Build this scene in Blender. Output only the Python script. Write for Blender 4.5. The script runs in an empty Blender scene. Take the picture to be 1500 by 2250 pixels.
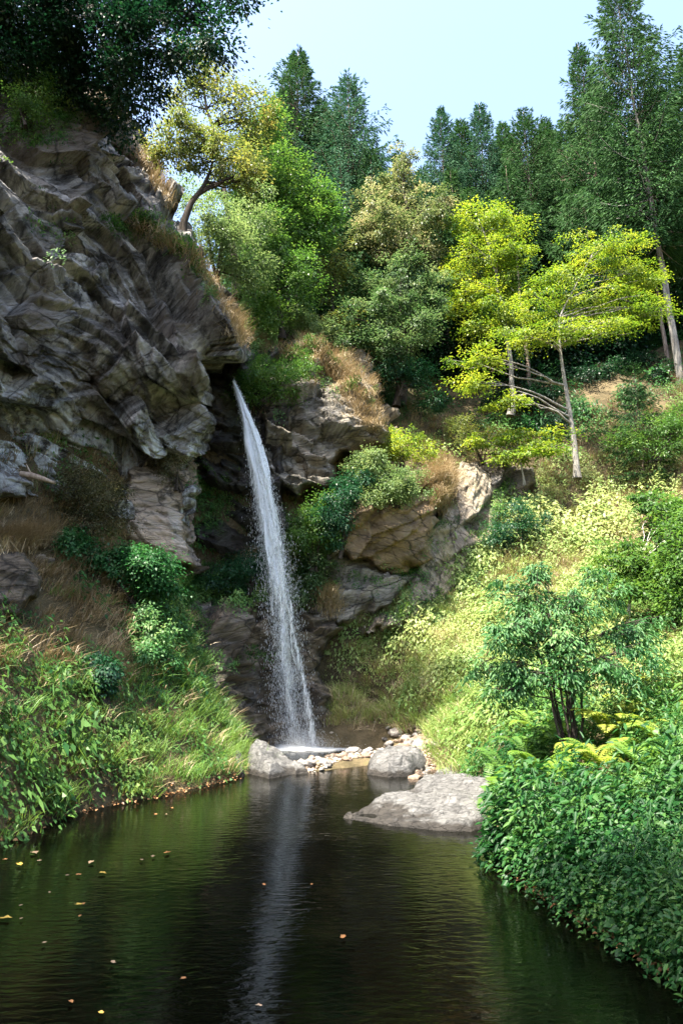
import bpy, math, random
import numpy as np
from mathutils import Vector
from mathutils.bvhtree import BVHTree
R = math.radians
rng = np.random.default_rng(7)
random.seed(7)
scene = bpy.context.scene
C = scene.collection

# ------------------------------------------------------------------ camera, sky, sun, exposure
F = 1500.0; PITCH = R(12.0); CAMZ = 2.5          # focal length in photo pixels (photo 1500 x 2250)
cam = bpy.data.cameras.new("camera"); cam.sensor_fit = 'VERTICAL'; cam.sensor_height = 36; cam.lens = 24.0
cam.clip_end = 2000
co = bpy.data.objects.new("camera", cam); C.objects.link(co)
co.location = (0, 0, CAMZ); co.rotation_euler = (math.pi/2 + PITCH, 0, 0); scene.camera = co
SUN_AZ = -136.0; SUN_EL = 64.0                     # azimuth from +Y, negative = left
w = bpy.data.worlds.new("World"); scene.world = w; w.use_nodes = True
nt = w.node_tree
sky = nt.nodes.new('ShaderNodeTexSky'); sky.sky_type = 'NISHITA'; sky.sun_disc = False
sky.sun_elevation = R(SUN_EL); sky.sun_rotation = R(SUN_AZ); sky.air_density = 1.0; sky.dust_density = 3.0; sky.ozone_density = 1.0
bg = nt.nodes['Background']; bg.inputs[1].default_value = 0.128
nt.links.new(sky.outputs[0], bg.inputs[0])
sl = bpy.data.lights.new("sun", 'SUN'); sl.energy = 4.6; sl.angle = R(0.5); sl.color = (1.0, 0.93, 0.80)
so = bpy.data.objects.new("sun", sl); C.objects.link(so)
sdir = Vector((math.sin(R(SUN_AZ))*math.cos(R(SUN_EL)), math.cos(R(SUN_AZ))*math.cos(R(SUN_EL)), math.sin(R(SUN_EL))))
so.rotation_euler = sdir.to_track_quat('Z', 'Y').to_euler()
so.location = (-20, 20, 60)
scene.view_settings.view_transform = 'Standard'; scene.view_settings.look = 'None'
scene.view_settings.exposure = 2.35; scene.view_settings.gamma = 1.0
cy = scene.cycles
cy.max_bounces = 8; cy.diffuse_bounces = 3; cy.glossy_bounces = 3; cy.transmission_bounces = 4; cy.transparent_max_bounces = 16
cy.caustics_reflective = False; cy.caustics_refractive = False; cy.use_denoising = True
cy.sample_clamp_indirect = 6.0

# ------------------------------------------------------------------ pixel <-> world helpers
cp, sp_ = math.cos(PITCH), math.sin(PITCH)
def P(px, py, D):
    """world point whose distance along +Y is D, seen at photo pixel (px,py)"""
    u = (np.asarray(px, float)-750)/F; v = (1125-np.asarray(py, float))/F
    dy = cp - v*sp_; dz = sp_ + v*cp
    s = D/dy
    return np.stack([u*s, np.broadcast_to(D, np.shape(s))*1.0, CAMZ+dz*s], -1)
def G0(px, py):
    """point of the pixel on the water level"""
    v = (1125-py)/F; dy = cp-v*sp_; dz = sp_+v*cp
    return P(px, py, -CAMZ/dz*dy)
def proj(p):
    x, y, z = p[..., 0], p[..., 1], p[..., 2]-CAMZ
    dep = np.maximum(y*cp+z*sp_, 0.05); up = -y*sp_+z*cp
    return 750+F*x/dep, 1125-F*up/dep

# ------------------------------------------------------------------ noise
def _h(ix, iy, iz, seed):
    h = (ix.astype(np.int64)*374761393 + iy.astype(np.int64)*668265263 + iz.astype(np.int64)*2147483647 + seed*144665) & 0xffffffff
    h = ((h ^ (h >> 13))*1274126177) & 0xffffffff
    h = ((h ^ (h >> 15))*2246822519) & 0xffffffff
    return ((h ^ (h >> 16)) & 0xffffff)/float(0xffffff)*2-1
def vn(p, seed=0):
    p = np.asarray(p, float); i = np.floor(p); f = p-i; f = f*f*(3-2*f); i = i.astype(np.int64)
    r = 0
    for a in (0, 1):
        for b in (0, 1):
            for c in (0, 1):
                wt = (f[..., 0] if a else 1-f[..., 0])*(f[..., 1] if b else 1-f[..., 1])*(f[..., 2] if c else 1-f[..., 2])
                r = r+wt*_h(i[..., 0]+a, i[..., 1]+b, i[..., 2]+c, seed)
    return r
def fbm(p, oct=4, seed=0, ridged=False, gain=.5):
    a = 1.; s = 0; t = 0; p = np.asarray(p, float)
    for k in range(oct):
        n = vn(p, seed+k*17)
        if ridged: n = 1-2*np.abs(n)
        s = s+a*n; t += a; a *= gain; p = p*2.03+11.7
    return s/t
def cells(p, seed=0):
    """voronoi: flat random value of the nearest cell and a random tilt -> chipped facets"""
    p = np.asarray(p, float); i = np.floor(p).astype(np.int64)
    best = np.full(p.shape[:-1], 9e9); val = np.zeros_like(best)
    for a in (-1, 0, 1):
        for b in (-1, 0, 1):
            for c in (-1, 0, 1):
                j = i+np.array([a, b, c]); x, y, z = j[..., 0], j[..., 1], j[..., 2]
                q = j+.5+.45*np.stack([_h(x, y, z, seed), _h(x, y, z, seed+1), _h(x, y, z, seed+2)], -1)
                e = p-q; d = (e**2).sum(-1)
                v = _h(x, y, z, seed+3)+e[..., 0]*_h(x, y, z, seed+4)*1.3+e[..., 1]*_h(x, y, z, seed+5)*1.3+e[..., 2]*_h(x, y, z, seed+6)*1.3
                m = d < best; best = np.where(m, d, best); val = np.where(m, v, val)
    return val
def sm(x, a, b):
    t = np.clip((x-a)/(b-a), 0, 1); return t*t*(3-2*t)

# ------------------------------------------------------------------ mesh helpers
def norm(v): return v/np.maximum(np.linalg.norm(v, axis=-1, keepdims=True), 1e-9)
def mesh(name, V, Fc, mat, smooth=False, tint=None):
    """V (n,3); Fc list of int arrays (m,3) or (m,4)"""
    me = bpy.data.meshes.new(name)
    V = np.asarray(V, np.float32).reshape(-1, 3)
    if not isinstance(Fc, (list, tuple)): Fc = [Fc]
    Fc = [np.asarray(f, np.int32) for f in Fc if len(f)]
    loops = np.concatenate([f.ravel() for f in Fc]) if Fc else np.zeros(0, np.int32)
    tot = np.concatenate([np.full(len(f), f.shape[1], np.int32) for f in Fc])
    st = np.concatenate([[0], np.cumsum(tot)[:-1]]).astype(np.int32)
    me.vertices.add(len(V)); me.vertices.foreach_set('co', V.ravel())
    me.loops.add(len(loops)); me.loops.foreach_set('vertex_index', loops)
    me.polygons.add(len(tot)); me.polygons.foreach_set('loop_start', st)
    if smooth: me.polygons.foreach_set('use_smooth', np.ones(len(tot), bool))
    if tint is not None:
        a = me.attributes.new('tint', 'FLOAT', 'POINT'); a.data.foreach_set('value', np.asarray(tint, np.float32).ravel())
    me.update(calc_edges=True)
    me.materials.append(mat)
    return me
def link(name, me, parent=None, loc=None):
    o = bpy.data.objects.new(name, me); C.objects.link(o)
    if parent is not None: o.parent = parent
    if loc is not None: o.location = loc
    return o
def tag(o, label=None, cat=None, group=None, kind=None):
    if label: o['label'] = label
    if cat: o['category'] = cat
    if group: o['group'] = group
    if kind: o['kind'] = kind
    return o
class Bag:
    """collects faces of several pieces that belong to one mesh"""
    def __init__(s): s.V = []; s.F = []; s.T = []; s.n = 0
    def add(s, V, F, t=0.5):
        V = np.asarray(V).reshape(-1, 3)
        s.V.append(V)
        for f in (F if isinstance(F, (list, tuple)) else [F]): s.F.append(np.asarray(f)+s.n)
        s.T.append(np.broadcast_to(np.asarray(t, float), (len(V),)))
        s.n += len(V)
    def build(s, name, mat, smooth=False, off=None):
        V = np.concatenate(s.V)
        if off is not None: V = V-np.asarray(off)
        q = [f for f in s.F if f.shape[1] == 4]; t = [f for f in s.F if f.shape[1] == 3]
        Fc = ([np.concatenate(q)] if q else [])+([np.concatenate(t)] if t else [])
        return mesh(name, V, Fc, mat, smooth, np.concatenate(s.T))
def leaves(pos, axis, nrm, L, W, hi=False, fold=.25):
    """leaf blades: base at pos, along axis, face normal nrm"""
    n = len(pos); axis = norm(axis); side = norm(np.cross(axis, nrm)); nn = np.cross(side, axis)
    L = np.broadcast_to(L, (n,))[:, None]; W = np.broadcast_to(W, (n,))[:, None]
    if hi:
        r = [pos, pos+axis*L*.28+side*W*.5+nn*W*fold, pos+axis*L*.66+side*W*.36+nn*W*fold*.6, pos+axis*L-nn*L*.12,
             pos+axis*L*.66-side*W*.36+nn*W*fold*.6, pos+axis*L*.28-side*W*.5+nn*W*fold]
        V = np.stack(r, 1); b = np.arange(n)[:, None]*6
        return V.reshape(-1, 3), np.concatenate([b+[0, 1, 2, 3], b+[3, 4, 5, 0]]), 6
    r = [pos, pos+axis*L*.45+side*W*.5+nn*W*fold, pos+axis*L-nn*L*.1, pos+axis*L*.45-side*W*.5+nn*W*fold]
    V = np.stack(r, 1); b = np.arange(n)[:, None]*4
    return V.reshape(-1, 3), b+[0, 1, 2, 3], 4
def blades(pos, up, lean, L, W):
    """grass blades, two segments, bending towards lean"""
    n = len(pos); L = np.broadcast_to(L, (n,))[:, None]; W = np.broadcast_to(W, (n,))[:, None]
    side = norm(np.cross(up, lean)+1e-4)
    m = pos+up*L*.55+lean*L*.18; t = pos+up*L*.85+lean*L*.62
    V = np.stack([pos-side*W*.5, pos+side*W*.5, m+side*W*.38, m-side*W*.38, t], 1)
    b = np.arange(n)[:, None]*5
    return V.reshape(-1, 3), [b+[0, 1, 2, 3], b+[3, 2, 4]], 5
def tube(pts, rad, sides=7, cap=True):
    pts = np.asarray(pts, float); n = len(pts); rad = np.broadcast_to(rad, (n,))
    t = np.gradient(pts, axis=0); t = norm(t)
    ref = np.array([0.31, 0.17, 0.2]) if abs(t[0, 2]) > .9 else np.array([0, 0, 1.])
    ref = np.where(np.abs((t*[0, 0, 1]).sum(-1, keepdims=True)) > .95, np.array([1., .2, 0]), np.array([0, 0, 1.]))
    if np.abs(t[:, 2]).max() > .9: ref = np.array([1., .13, 0])
    a = norm(np.cross(t, ref)); b = np.cross(t, a)
    th = np.linspace(0, 2*math.pi, sides, endpoint=False)
    V = pts[:, None]+rad[:, None, None]*(a[:, None]*np.cos(th)[None, :, None]+b[:, None]*np.sin(th)[None, :, None])
    i = np.arange(n-1)[:, None]*sides; j = np.arange(sides)[None, :]; k = (j+1) % sides
    Fq = np.stack([i+j, i+k, i+sides+k, i+sides+j], -1).reshape(-1, 4)
    V = V.reshape(-1, 3)
    if cap:
        V = np.concatenate([V, pts[-1:]+t[-1:]*rad[-1]*.5])
        l = (n-1)*sides; Ft = np.stack([l+np.arange(sides), l+(np.arange(sides)+1) % sides, np.full(sides, n*sides)], -1)
        return V, [Fq, Ft]
    return V, [Fq]
def bez(a, b, bow, n=8, wob=0):
    a = np.asarray(a, float); b = np.asarray(b, float); t = np.linspace(0, 1, n)[:, None]
    m = (a+b)/2+np.asarray(bow)
    p = (1-t)**2*a+2*t*(1-t)*m+t*t*b
    if wob: p[1:-1] += rng.normal(0, wob, (n-2, 3))
    return p

# ------------------------------------------------------------------ materials
def N(nt, t, **k):
    n = nt.nodes.new(t)
    for a, b in k.items():
        if a.startswith('i_'): n.inputs[a[2:]].default_value = b
        else: setattr(n, a, b)
    return n
def newmat(name):
    m = bpy.data.materials.new(name); m.use_nodes = True; nt = m.node_tree; nt.nodes.clear()
    out = nt.nodes.new('ShaderNodeOutputMaterial'); return m, nt, out
def ramp(nt, fac, stops):
    r = nt.nodes.new('ShaderNodeValToRGB'); e = r.color_ramp.elements
    while len(e) < len(stops): e.new(.5)
    for k, (p, c) in zip(e, stops): k.position = p; k.color = (*c, 1) if len(c) == 3 else c
    nt.links.new(fac, r.inputs[0]); return r
def mathn(nt, op, a, b=None, clamp=False):
    n = nt.nodes.new('ShaderNodeMath'); n.operation = op; n.use_clamp = clamp
    for i, v in enumerate((a, b)):
        if v is None: continue
        if isinstance(v, (int, float)): n.inputs[i].default_value = v
        else: nt.links.new(v, n.inputs[i])
    return n.outputs[0]
def leafmat(name, cols, trans=.45, spread=.55, tintw=0.4, rough=.45, spec=.35, nscale=.8):
    """cols: ramp of leaf colours; per leaf and per clump variation"""
    m, nt, out = newmat(name); L = nt.links
    g = N(nt, 'ShaderNodeNewGeometry'); nz = N(nt, 'ShaderNodeTexNoise'); nz.inputs['Scale'].default_value = nscale; nz.inputs['Detail'].default_value = 2
    L.new(g.outputs['Position'], nz.inputs['Vector'])
    a = mathn(nt, 'MULTIPLY', g.outputs['Random Per Island'], spread)
    b = mathn(nt, 'MULTIPLY', mathn(nt, 'SUBTRACT', nz.outputs[0], .5), 1.1)
    c = mathn(nt, 'ADD', mathn(nt, 'ADD', a, b), (1-spread)/2)
    if tintw:
        at = N(nt, 'ShaderNodeAttribute'); at.attribute_name = 'tint'
        c = mathn(nt, 'ADD', mathn(nt, 'MULTIPLY', c, 1-tintw), mathn(nt, 'MULTIPLY', at.outputs['Fac'], tintw))
    r = ramp(nt, c, cols)
    p = N(nt, 'ShaderNodeBsdfPrincipled'); p.inputs['Roughness'].default_value = rough; p.inputs['Specular IOR Level'].default_value = spec
    L.new(r.outputs[0], p.inputs['Base Color'])
    t = N(nt, 'ShaderNodeBsdfTranslucent'); hs = N(nt, 'ShaderNodeHueSaturation'); hs.inputs['Saturation'].default_value = 1.1; hs.inputs['Value'].default_value = 1.35; hs.inputs['Hue'].default_value = .49
    L.new(r.outputs[0], hs.inputs['Color']); L.new(hs.outputs[0], t.inputs[0])
    mx = N(nt, 'ShaderNodeMixShader'); mx.inputs[0].default_value = trans
    L.new(p.outputs[0], mx.inputs[1]); L.new(t.outputs[0], mx.inputs[2]); L.new(mx.outputs[0], out.inputs[0])
    return m
def barkmat(name, c1, c2, sc=6.0, zs=.25):
    m, nt, out = newmat(name); L = nt.links
    g = N(nt, 'ShaderNodeTexCoord'); mp = N(nt, 'ShaderNodeMapping'); mp.inputs['Scale'].default_value = (1, 1, zs); L.new(g.outputs['Object'], mp.inputs[0])
    nz = N(nt, 'ShaderNodeTexNoise'); nz.inputs['Scale'].default_value = sc; nz.inputs['Detail'].default_value = 6; nz.inputs['Roughness'].default_value = .7
    L.new(mp.outputs[0], nz.inputs['Vector'])
    r = ramp(nt, nz.outputs[0], [(.35, c1), (.62, c2)])
    p = N(nt, 'ShaderNodeBsdfPrincipled'); p.inputs['Roughness'].default_value = .9; p.inputs['Specular IOR Level'].default_value = .2
    bp = N(nt, 'ShaderNodeBump'); bp.inputs['Strength'].default_value = .8; bp.inputs['Distance'].default_value = .05
    L.new(nz.outputs[0], bp.inputs['Height']); L.new(bp.outputs[0], p.inputs['Normal']); L.new(r.outputs[0], p.inputs['Base Color']); L.new(p.outputs[0], out.inputs[0])
    return m
def rockmat(name, stops, *a, wet=False, **k):
    m = _rockmat(name, stops, *a, **k)
    if wet:
        nt = m.node_tree; L = nt.links; p = [n for n in nt.nodes if n.type == 'BSDF_PRINCIPLED'][0]; src = p.inputs['Base Color'].links[0].from_socket
        g = N(nt, 'ShaderNodeNewGeometry'); sx = N(nt, 'ShaderNodeSeparateXYZ'); L.new(g.outputs['Position'], sx.inputs[0]); nz = N(nt, 'ShaderNodeTexNoise'); nz.inputs['Scale'].default_value = 5; L.new(g.outputs['Position'], nz.inputs['Vector'])
        f = ramp(nt, mathn(nt, 'SUBTRACT', sx.outputs[2], mathn(nt, 'MULTIPLY', nz.outputs[0], .16)), [(0, (.28, .25, .22)), (.05, (1, 1, 1))])
        mx = N(nt, 'ShaderNodeMix', data_type='RGBA', blend_type='MULTIPLY'); mx.inputs[0].default_value = 1; L.new(src, mx.inputs[6]); L.new(f.outputs[0], mx.inputs[7]); L.new(mx.outputs[2], p.inputs['Base Color'])
    return m
def _rockmat(name, stops, rot=(0, R(38), 0), stretch=(.45, .8, 2.2), sc=1.0, stain=None, bump=.14, pale=(.34, .33, .32), palew=.5, rough=.8, streak=False, cracks=1.2):
    m, nt, out = newmat(name); L = nt.links
    g = N(nt, 'ShaderNodeNewGeometry')
    mp = N(nt, 'ShaderNodeMapping'); mp.vector_type = 'POINT'; mp.inputs['Rotation'].default_value = rot; L.new(g.outputs['Position'], mp.inputs[0])
    mp2 = N(nt, 'ShaderNodeMapping'); mp2.inputs['Scale'].default_value = stretch; L.new(mp.outputs[0], mp2.inputs[0])
    n1 = N(nt, 'ShaderNodeTexNoise'); n1.inputs['Scale'].default_value = 1.1*sc; n1.inputs['Detail'].default_value = 9; n1.inputs['Roughness'].default_value = .68; n1.inputs['Distortion'].default_value = .6
    L.new(mp2.outputs[0], n1.inputs['Vector'])
    r = ramp(nt, n1.outputs[0], stops)
    n2 = N(nt, 'ShaderNodeTexNoise'); n2.inputs['Scale'].default_value = .45*sc; n2.inputs['Detail'].default_value = 7; n2.inputs['Roughness'].default_value = .65; n2.inputs['Distortion'].default_value = 1.2
    L.new(mp2.outputs[0], n2.inputs['Vector'])
    pr = ramp(nt, n2.outputs[0], [(.52, (0, 0, 0)), (.66, (palew,)*3)])
    mx = N(nt, 'ShaderNodeMix', data_type='RGBA'); L.new(pr.outputs[0], mx.inputs[0]); L.new(r.outputs[0], mx.inputs[6]); mx.inputs[7].default_value = (*pale, 1)
    col = mx.outputs[2]
    if stain:
        n3 = N(nt, 'ShaderNodeTexNoise'); n3.inputs['Scale'].default_value = .5; n3.inputs['Detail'].default_value = 5
        m3 = N(nt, 'ShaderNodeMapping'); m3.inputs['Scale'].default_value = (1.6, 1.6, .5); m3.inputs['Location'].default_value = (3.1, 1.2, 7); L.new(g.outputs['Position'], m3.inputs[0]); L.new(m3.outputs[0], n3.inputs['Vector'])
        sr = ramp(nt, n3.outputs[0], [(.5, (0, 0, 0)), (.68, (.8, .8, .8))])
        m4 = N(nt, 'ShaderNodeMix', data_type='RGBA'); L.new(sr.outputs[0], m4.inputs[0]); L.new(col, m4.inputs[6]); m4.inputs[7].default_value = (*stain, 1)
        col = m4.outputs[2]
    if cracks:
        mc = N(nt, 'ShaderNodeMapping'); mc.inputs['Scale'].default_value = (.35, .6, 1.0); L.new(mp.outputs[0], mc.inputs[0])
        wc = N(nt, 'ShaderNodeMix', data_type='VECTOR'); wc.inputs[0].default_value = .45; nc = N(nt, 'ShaderNodeTexNoise'); nc.inputs['Scale'].default_value = .8; nc.inputs['Detail'].default_value = 6; L.new(mc.outputs[0], nc.inputs['Vector']); L.new(mc.outputs[0], wc.inputs[4]); L.new(nc.outputs['Color'], wc.inputs[5])
        for vs, th, dk in ((1.3, .022, .2), (4.2, .03, .6)):
            vc = N(nt, 'ShaderNodeTexVoronoi'); vc.feature = 'DISTANCE_TO_EDGE'; vc.inputs['Scale'].default_value = vs*cracks; L.new(wc.outputs[1], vc.inputs['Vector'])
            cr_ = ramp(nt, vc.outputs['Distance'], [(0, (dk, dk, dk)), (th, (1, 1, 1))]); mk = N(nt, 'ShaderNodeMix', data_type='RGBA', blend_type='MULTIPLY'); mk.inputs[0].default_value = 1; L.new(col, mk.inputs[6]); L.new(cr_.outputs[0], mk.inputs[7]); col = mk.outputs[2]
    if streak:      # white lime runs low on the cliff
        m6 = N(nt, 'ShaderNodeMapping'); m6.inputs['Scale'].default_value = (1.5, 1.5, .3); m6.inputs['Rotation'].default_value = (0, R(-12), 0); L.new(g.outputs['Position'], m6.inputs[0])
        n6 = N(nt, 'ShaderNodeTexNoise'); n6.inputs['Scale'].default_value = 1.3; n6.inputs['Detail'].default_value = 8; n6.inputs['Roughness'].default_value = .7; n6.inputs['Distortion'].default_value = 1.5; L.new(m6.outputs[0], n6.inputs['Vector'])
        sx = N(nt, 'ShaderNodeSeparateXYZ'); L.new(g.outputs['Position'], sx.inputs[0])
        zm = mathn(nt, 'SUBTRACT', 1.0, mathn(nt, 'MULTIPLY', mathn(nt, 'ABSOLUTE', mathn(nt, 'SUBTRACT', sx.outputs[2], 7.4)), .55), True)
        f6 = mathn(nt, 'MULTIPLY', ramp(nt, n6.outputs[0], [(.46, (0, 0, 0)), (.56, (1, 1, 1))]).outputs[0], zm)
        m7 = N(nt, 'ShaderNodeMix', data_type='RGBA'); L.new(f6, m7.inputs[0]); L.new(col, m7.inputs[6]); m7.inputs[7].default_value = (.55, .58, .58, 1); col = m7.outputs[2]
    n5 = N(nt, 'ShaderNodeTexNoise'); n5.inputs['Scale'].default_value = 9; n5.inputs['Detail'].default_value = 6; n5.inputs['Roughness'].default_value = .7; L.new(mp2.outputs[0], n5.inputs['Vector'])
    vo = N(nt, 'ShaderNodeTexVoronoi'); vo.feature = 'DISTANCE_TO_EDGE'; vo.inputs['Scale'].default_value = 1.6*sc
    wv_ = N(nt, 'ShaderNodeMix', data_type='VECTOR'); wv_.inputs[0].default_value = .25; L.new(mp2.outputs[0], wv_.inputs[4]); L.new(n1.outputs['Color'], wv_.inputs[5]); L.new(wv_.outputs[1], vo.inputs['Vector'])
    ck = ramp(nt, vo.outputs['Distance'], [(0, (0, 0, 0)), (.05, (1, 1, 1))]).outputs[0]
    h = mathn(nt, 'ADD', mathn(nt, 'ADD', n1.outputs[0], mathn(nt, 'MULTIPLY', n5.outputs[0], .25)), mathn(nt, 'MULTIPLY', ck, .22))
    p = N(nt, 'ShaderNodeBsdfPrincipled'); p.inputs['Roughness'].default_value = rough; p.inputs['Specular IOR Level'].default_value = .35
    bp = N(nt, 'ShaderNodeBump'); bp.inputs['Strength'].default_value = 1; bp.inputs['Distance'].default_value = bump
    L.new(h, bp.inputs['Height']); L.new(bp.outputs[0], p.inputs['Normal']); L.new(col, p.inputs['Base Color']); L.new(p.outputs[0], out.inputs[0])
    return m
M = {}
M['cliff'] = rockmat('cliff_rock', stretch=(.5, .8, 1.7), bump=.2, stops=[(.36, (.012, .011, .0105)), (.46, (.05, .047, .044)), (.54, (.145, .136, .127)), (.66, (.40, .38, .36))], stain=(.10, .08, .06), palew=.7, pale=(.42, .405, .39), streak=True)
M['wall'] = rockmat('dark_rock', [(.25, (.016, .014, .010)), (.45, (.06, .047, .034)), (.6, (.15, .12, .085)), (.75, (.3, .24, .18))], rot=(0, R(15), 0), stain=(.10, .075, .04), palew=.25, sc=1.3)
M['grey_wall'] = rockmat('grey_rock', [(.25, (.04, .036, .03)), (.45, (.14, .125, .10)), (.6, (.28, .25, .20)), (.78, (.45, .40, .33))], rot=(0, R(12), 0), stain=(.2, .15, .09), palew=.3, sc=1.4)
M['brown_rock'] = rockmat('brown_rock', [(.25, (.06, .042, .024)), (.45, (.14, .096, .055)), (.6, (.24, .165, .09)), (.78, (.36, .27, .17))], rot=(0, R(-15), 0), stretch=(.6, .8, 1.6), stain=(.17, .15, .12), palew=.2, sc=1.2)
M['wet_shade_rock'] = rockmat('wet_shade_rock', [(.3, (.008, .007, .006)), (.5, (.025, .021, .017)), (.7, (.07, .058, .045))], stain=(.03, .035, .015), palew=.05, rough=.5)  # wet gully rock, albedo lowered further to paint in the recess shade
M['tan_rock'] = rockmat('tan_rock', [(.25, (.07, .055, .04)), (.42, (.22, .17, .12)), (.6, (.40, .31, .23)), (.78, (.5, .43, .36))], rot=(0, R(4), 0), stain=(.42, .40, .38), palew=.3, sc=1.3)
M['pale_rock'] = rockmat('pale_rock', [(.30, (.05, .04, .028)), (.43, (.16, .13, .092)), (.56, (.28, .235, .175)), (.74, (.46, .40, .32))], rot=(0, R(-50), 0), stain=(.3, .25, .14), palew=.3, sc=1.3)
M['boulder'] = rockmat('boulder_rock', [(.25, (.03, .029, .028)), (.42, (.075, .073, .071)), (.6, (.13, .127, .122)), (.78, (.21, .204, .197))], rot=(0, R(8), 0), stretch=(1.2, 1.2, 2.5), sc=3.0, bump=.05, palew=.15, wet=True, cracks=0)
M['stone_pale'] = rockmat('pale_stone', [(.3, (.14, .125, .11)), (.7, (.40, .36, .32))], sc=4, bump=.02, stretch=(1, 1, 1))
M['stone_brown'] = rockmat('brown_stone', [(.3, (.10, .07, .05)), (.7, (.34, .24, .17))], sc=4, bump=.02, stretch=(1, 1, 1))

def soilmat():
    m, nt, out = newmat('soil'); L = nt.links
    g = N(nt, 'ShaderNodeNewGeometry')
    n1 = N(nt, 'ShaderNodeTexNoise'); n1.inputs['Scale'].default_value = .8; n1.inputs['Detail'].default_value = 9; n1.inputs['Roughness'].default_value = .7; L.new(g.outputs['Position'], n1.inputs['Vector'])
    r = ramp(nt, n1.outputs[0], [(.32, (.03, .024, .014)), (.48, (.075, .06, .032)), (.6, (.13, .10, .055)), (.72, (.09, .10, .035))])
    n5 = N(nt, 'ShaderNodeTexNoise'); n5.inputs['Scale'].default_value = 14; n5.inputs['Detail'].default_value = 5; L.new(g.outputs['Position'], n5.inputs['Vector'])
    p = N(nt, 'ShaderNodeBsdfPrincipled'); p.inputs['Roughness'].default_value = .95; p.inputs['Specular IOR Level'].default_value = .15
    bp = N(nt, 'ShaderNodeBump'); bp.inputs['Strength'].default_value = 1; bp.inputs['Distance'].default_value = .06
    L.new(n5.outputs[0], bp.inputs['Height']); L.new(bp.outputs[0], p.inputs['Normal']); L.new(r.outputs[0], p.inputs['Base Color']); L.new(p.outputs[0], out.inputs[0])
    return m
M['soil'] = soilmat()
def watermat():
    m, nt, out = newmat('pool_water'); L = nt.links
    g = N(nt, 'ShaderNodeNewGeometry')
    mp = N(nt, 'ShaderNodeMapping'); mp.inputs['Scale'].default_value = (1.0, 2.6, 1); mp.inputs['Rotation'].default_value = (0, 0, R(-14)); L.new(g.outputs['Position'], mp.inputs[0])
    n1 = N(nt, 'ShaderNodeTexNoise'); n1.inputs['Scale'].default_value = 5.5; n1.inputs['Detail'].default_value = 3; n1.inputs['Roughness'].default_value = .5; n1.inputs['Distortion'].default_value = .5; L.new(mp.outputs[0], n1.inputs['Vector'])
    n2 = N(nt, 'ShaderNodeTexNoise'); n2.inputs['Scale'].default_value = .9; n2.inputs['Detail'].default_value = 2; L.new(g.outputs['Position'], n2.inputs['Vector'])
    h = mathn(nt, 'MULTIPLY', n1.outputs[0], mathn(nt, 'ADD', mathn(nt, 'MULTIPLY', n2.outputs[0], 1.6), -.2))
    bp = N(nt, 'ShaderNodeBump'); bp.inputs['Strength'].default_value = .5; bp.inputs['Distance'].default_value = .019; L.new(h, bp.inputs['Height'])
    p = N(nt, 'ShaderNodeBsdfPrincipled'); p.inputs['Base Color'].default_value = (.0018, .002, .001, 1); p.inputs['Roughness'].default_value = .04; p.inputs['IOR'].default_value = 1.33
    L.new(bp.outputs[0], p.inputs['Normal']); L.new(p.outputs[0], out.inputs[0])
    return m
M['water'] = watermat()
def fallmat(name, sc, lo, hi, col=(.9, .92, .93), zsc=.22):
    m, nt, out = newmat(name); L = nt.links
    at = N(nt, 'ShaderNodeAttribute'); at.attribute_name = 'tint'
    g = N(nt, 'ShaderNodeNewGeometry'); mp = N(nt, 'ShaderNodeMapping'); mp.inputs['Scale'].default_value = (sc, sc, sc*zsc); L.new(g.outputs['Position'], mp.inputs[0])
    n1 = N(nt, 'ShaderNodeTexNoise'); n1.inputs['Scale'].default_value = 1; n1.inputs['Detail'].default_value = 6; n1.inputs['Roughness'].default_value = .75; n1.inputs['Distortion'].default_value = .8; L.new(mp.outputs[0], n1.inputs['Vector'])
    f = mathn(nt, 'ADD', n1.outputs[0], mathn(nt, 'MULTIPLY', mathn(nt, 'SUBTRACT', at.outputs['Fac'], .5), .5))
    r = ramp(nt, f, [(lo, (0, 0, 0)), (hi, (1, 1, 1))])
    d = N(nt, 'ShaderNodeBsdfDiffuse'); d.inputs[0].default_value = (*col, 1); t = N(nt, 'ShaderNodeBsdfTranslucent'); t.inputs[0].default_value = (*col, 1)
    m1 = N(nt, 'ShaderNodeMixShader'); m1.inputs[0].default_value = .5; L.new(d.outputs[0], m1.inputs[1]); L.new(t.outputs[0], m1.inputs[2])
    gl = N(nt, 'ShaderNodeBsdfGlossy'); gl.inputs['Roughness'].default_value = .25; m0 = N(nt, 'ShaderNodeMixShader'); m0.inputs[0].default_value = .15; L.new(m1.outputs[0], m0.inputs[1]); L.new(gl.outputs[0], m0.inputs[2])
    tr = N(nt, 'ShaderNodeBsdfTransparent'); m2 = N(nt, 'ShaderNodeMixShader'); L.new(r.outputs[0], m2.inputs[0]); L.new(tr.outputs[0], m2.inputs[1]); L.new(m0.outputs[0], m2.inputs[2]); L.new(m2.outputs[0], out.inputs[0])
    return m
M['stream'] = fallmat('falling_water', 9, .40, .56, zsc=.26)
M['foam'] = fallmat('foam', 3.5, .30, .5, zsc=1)
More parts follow.
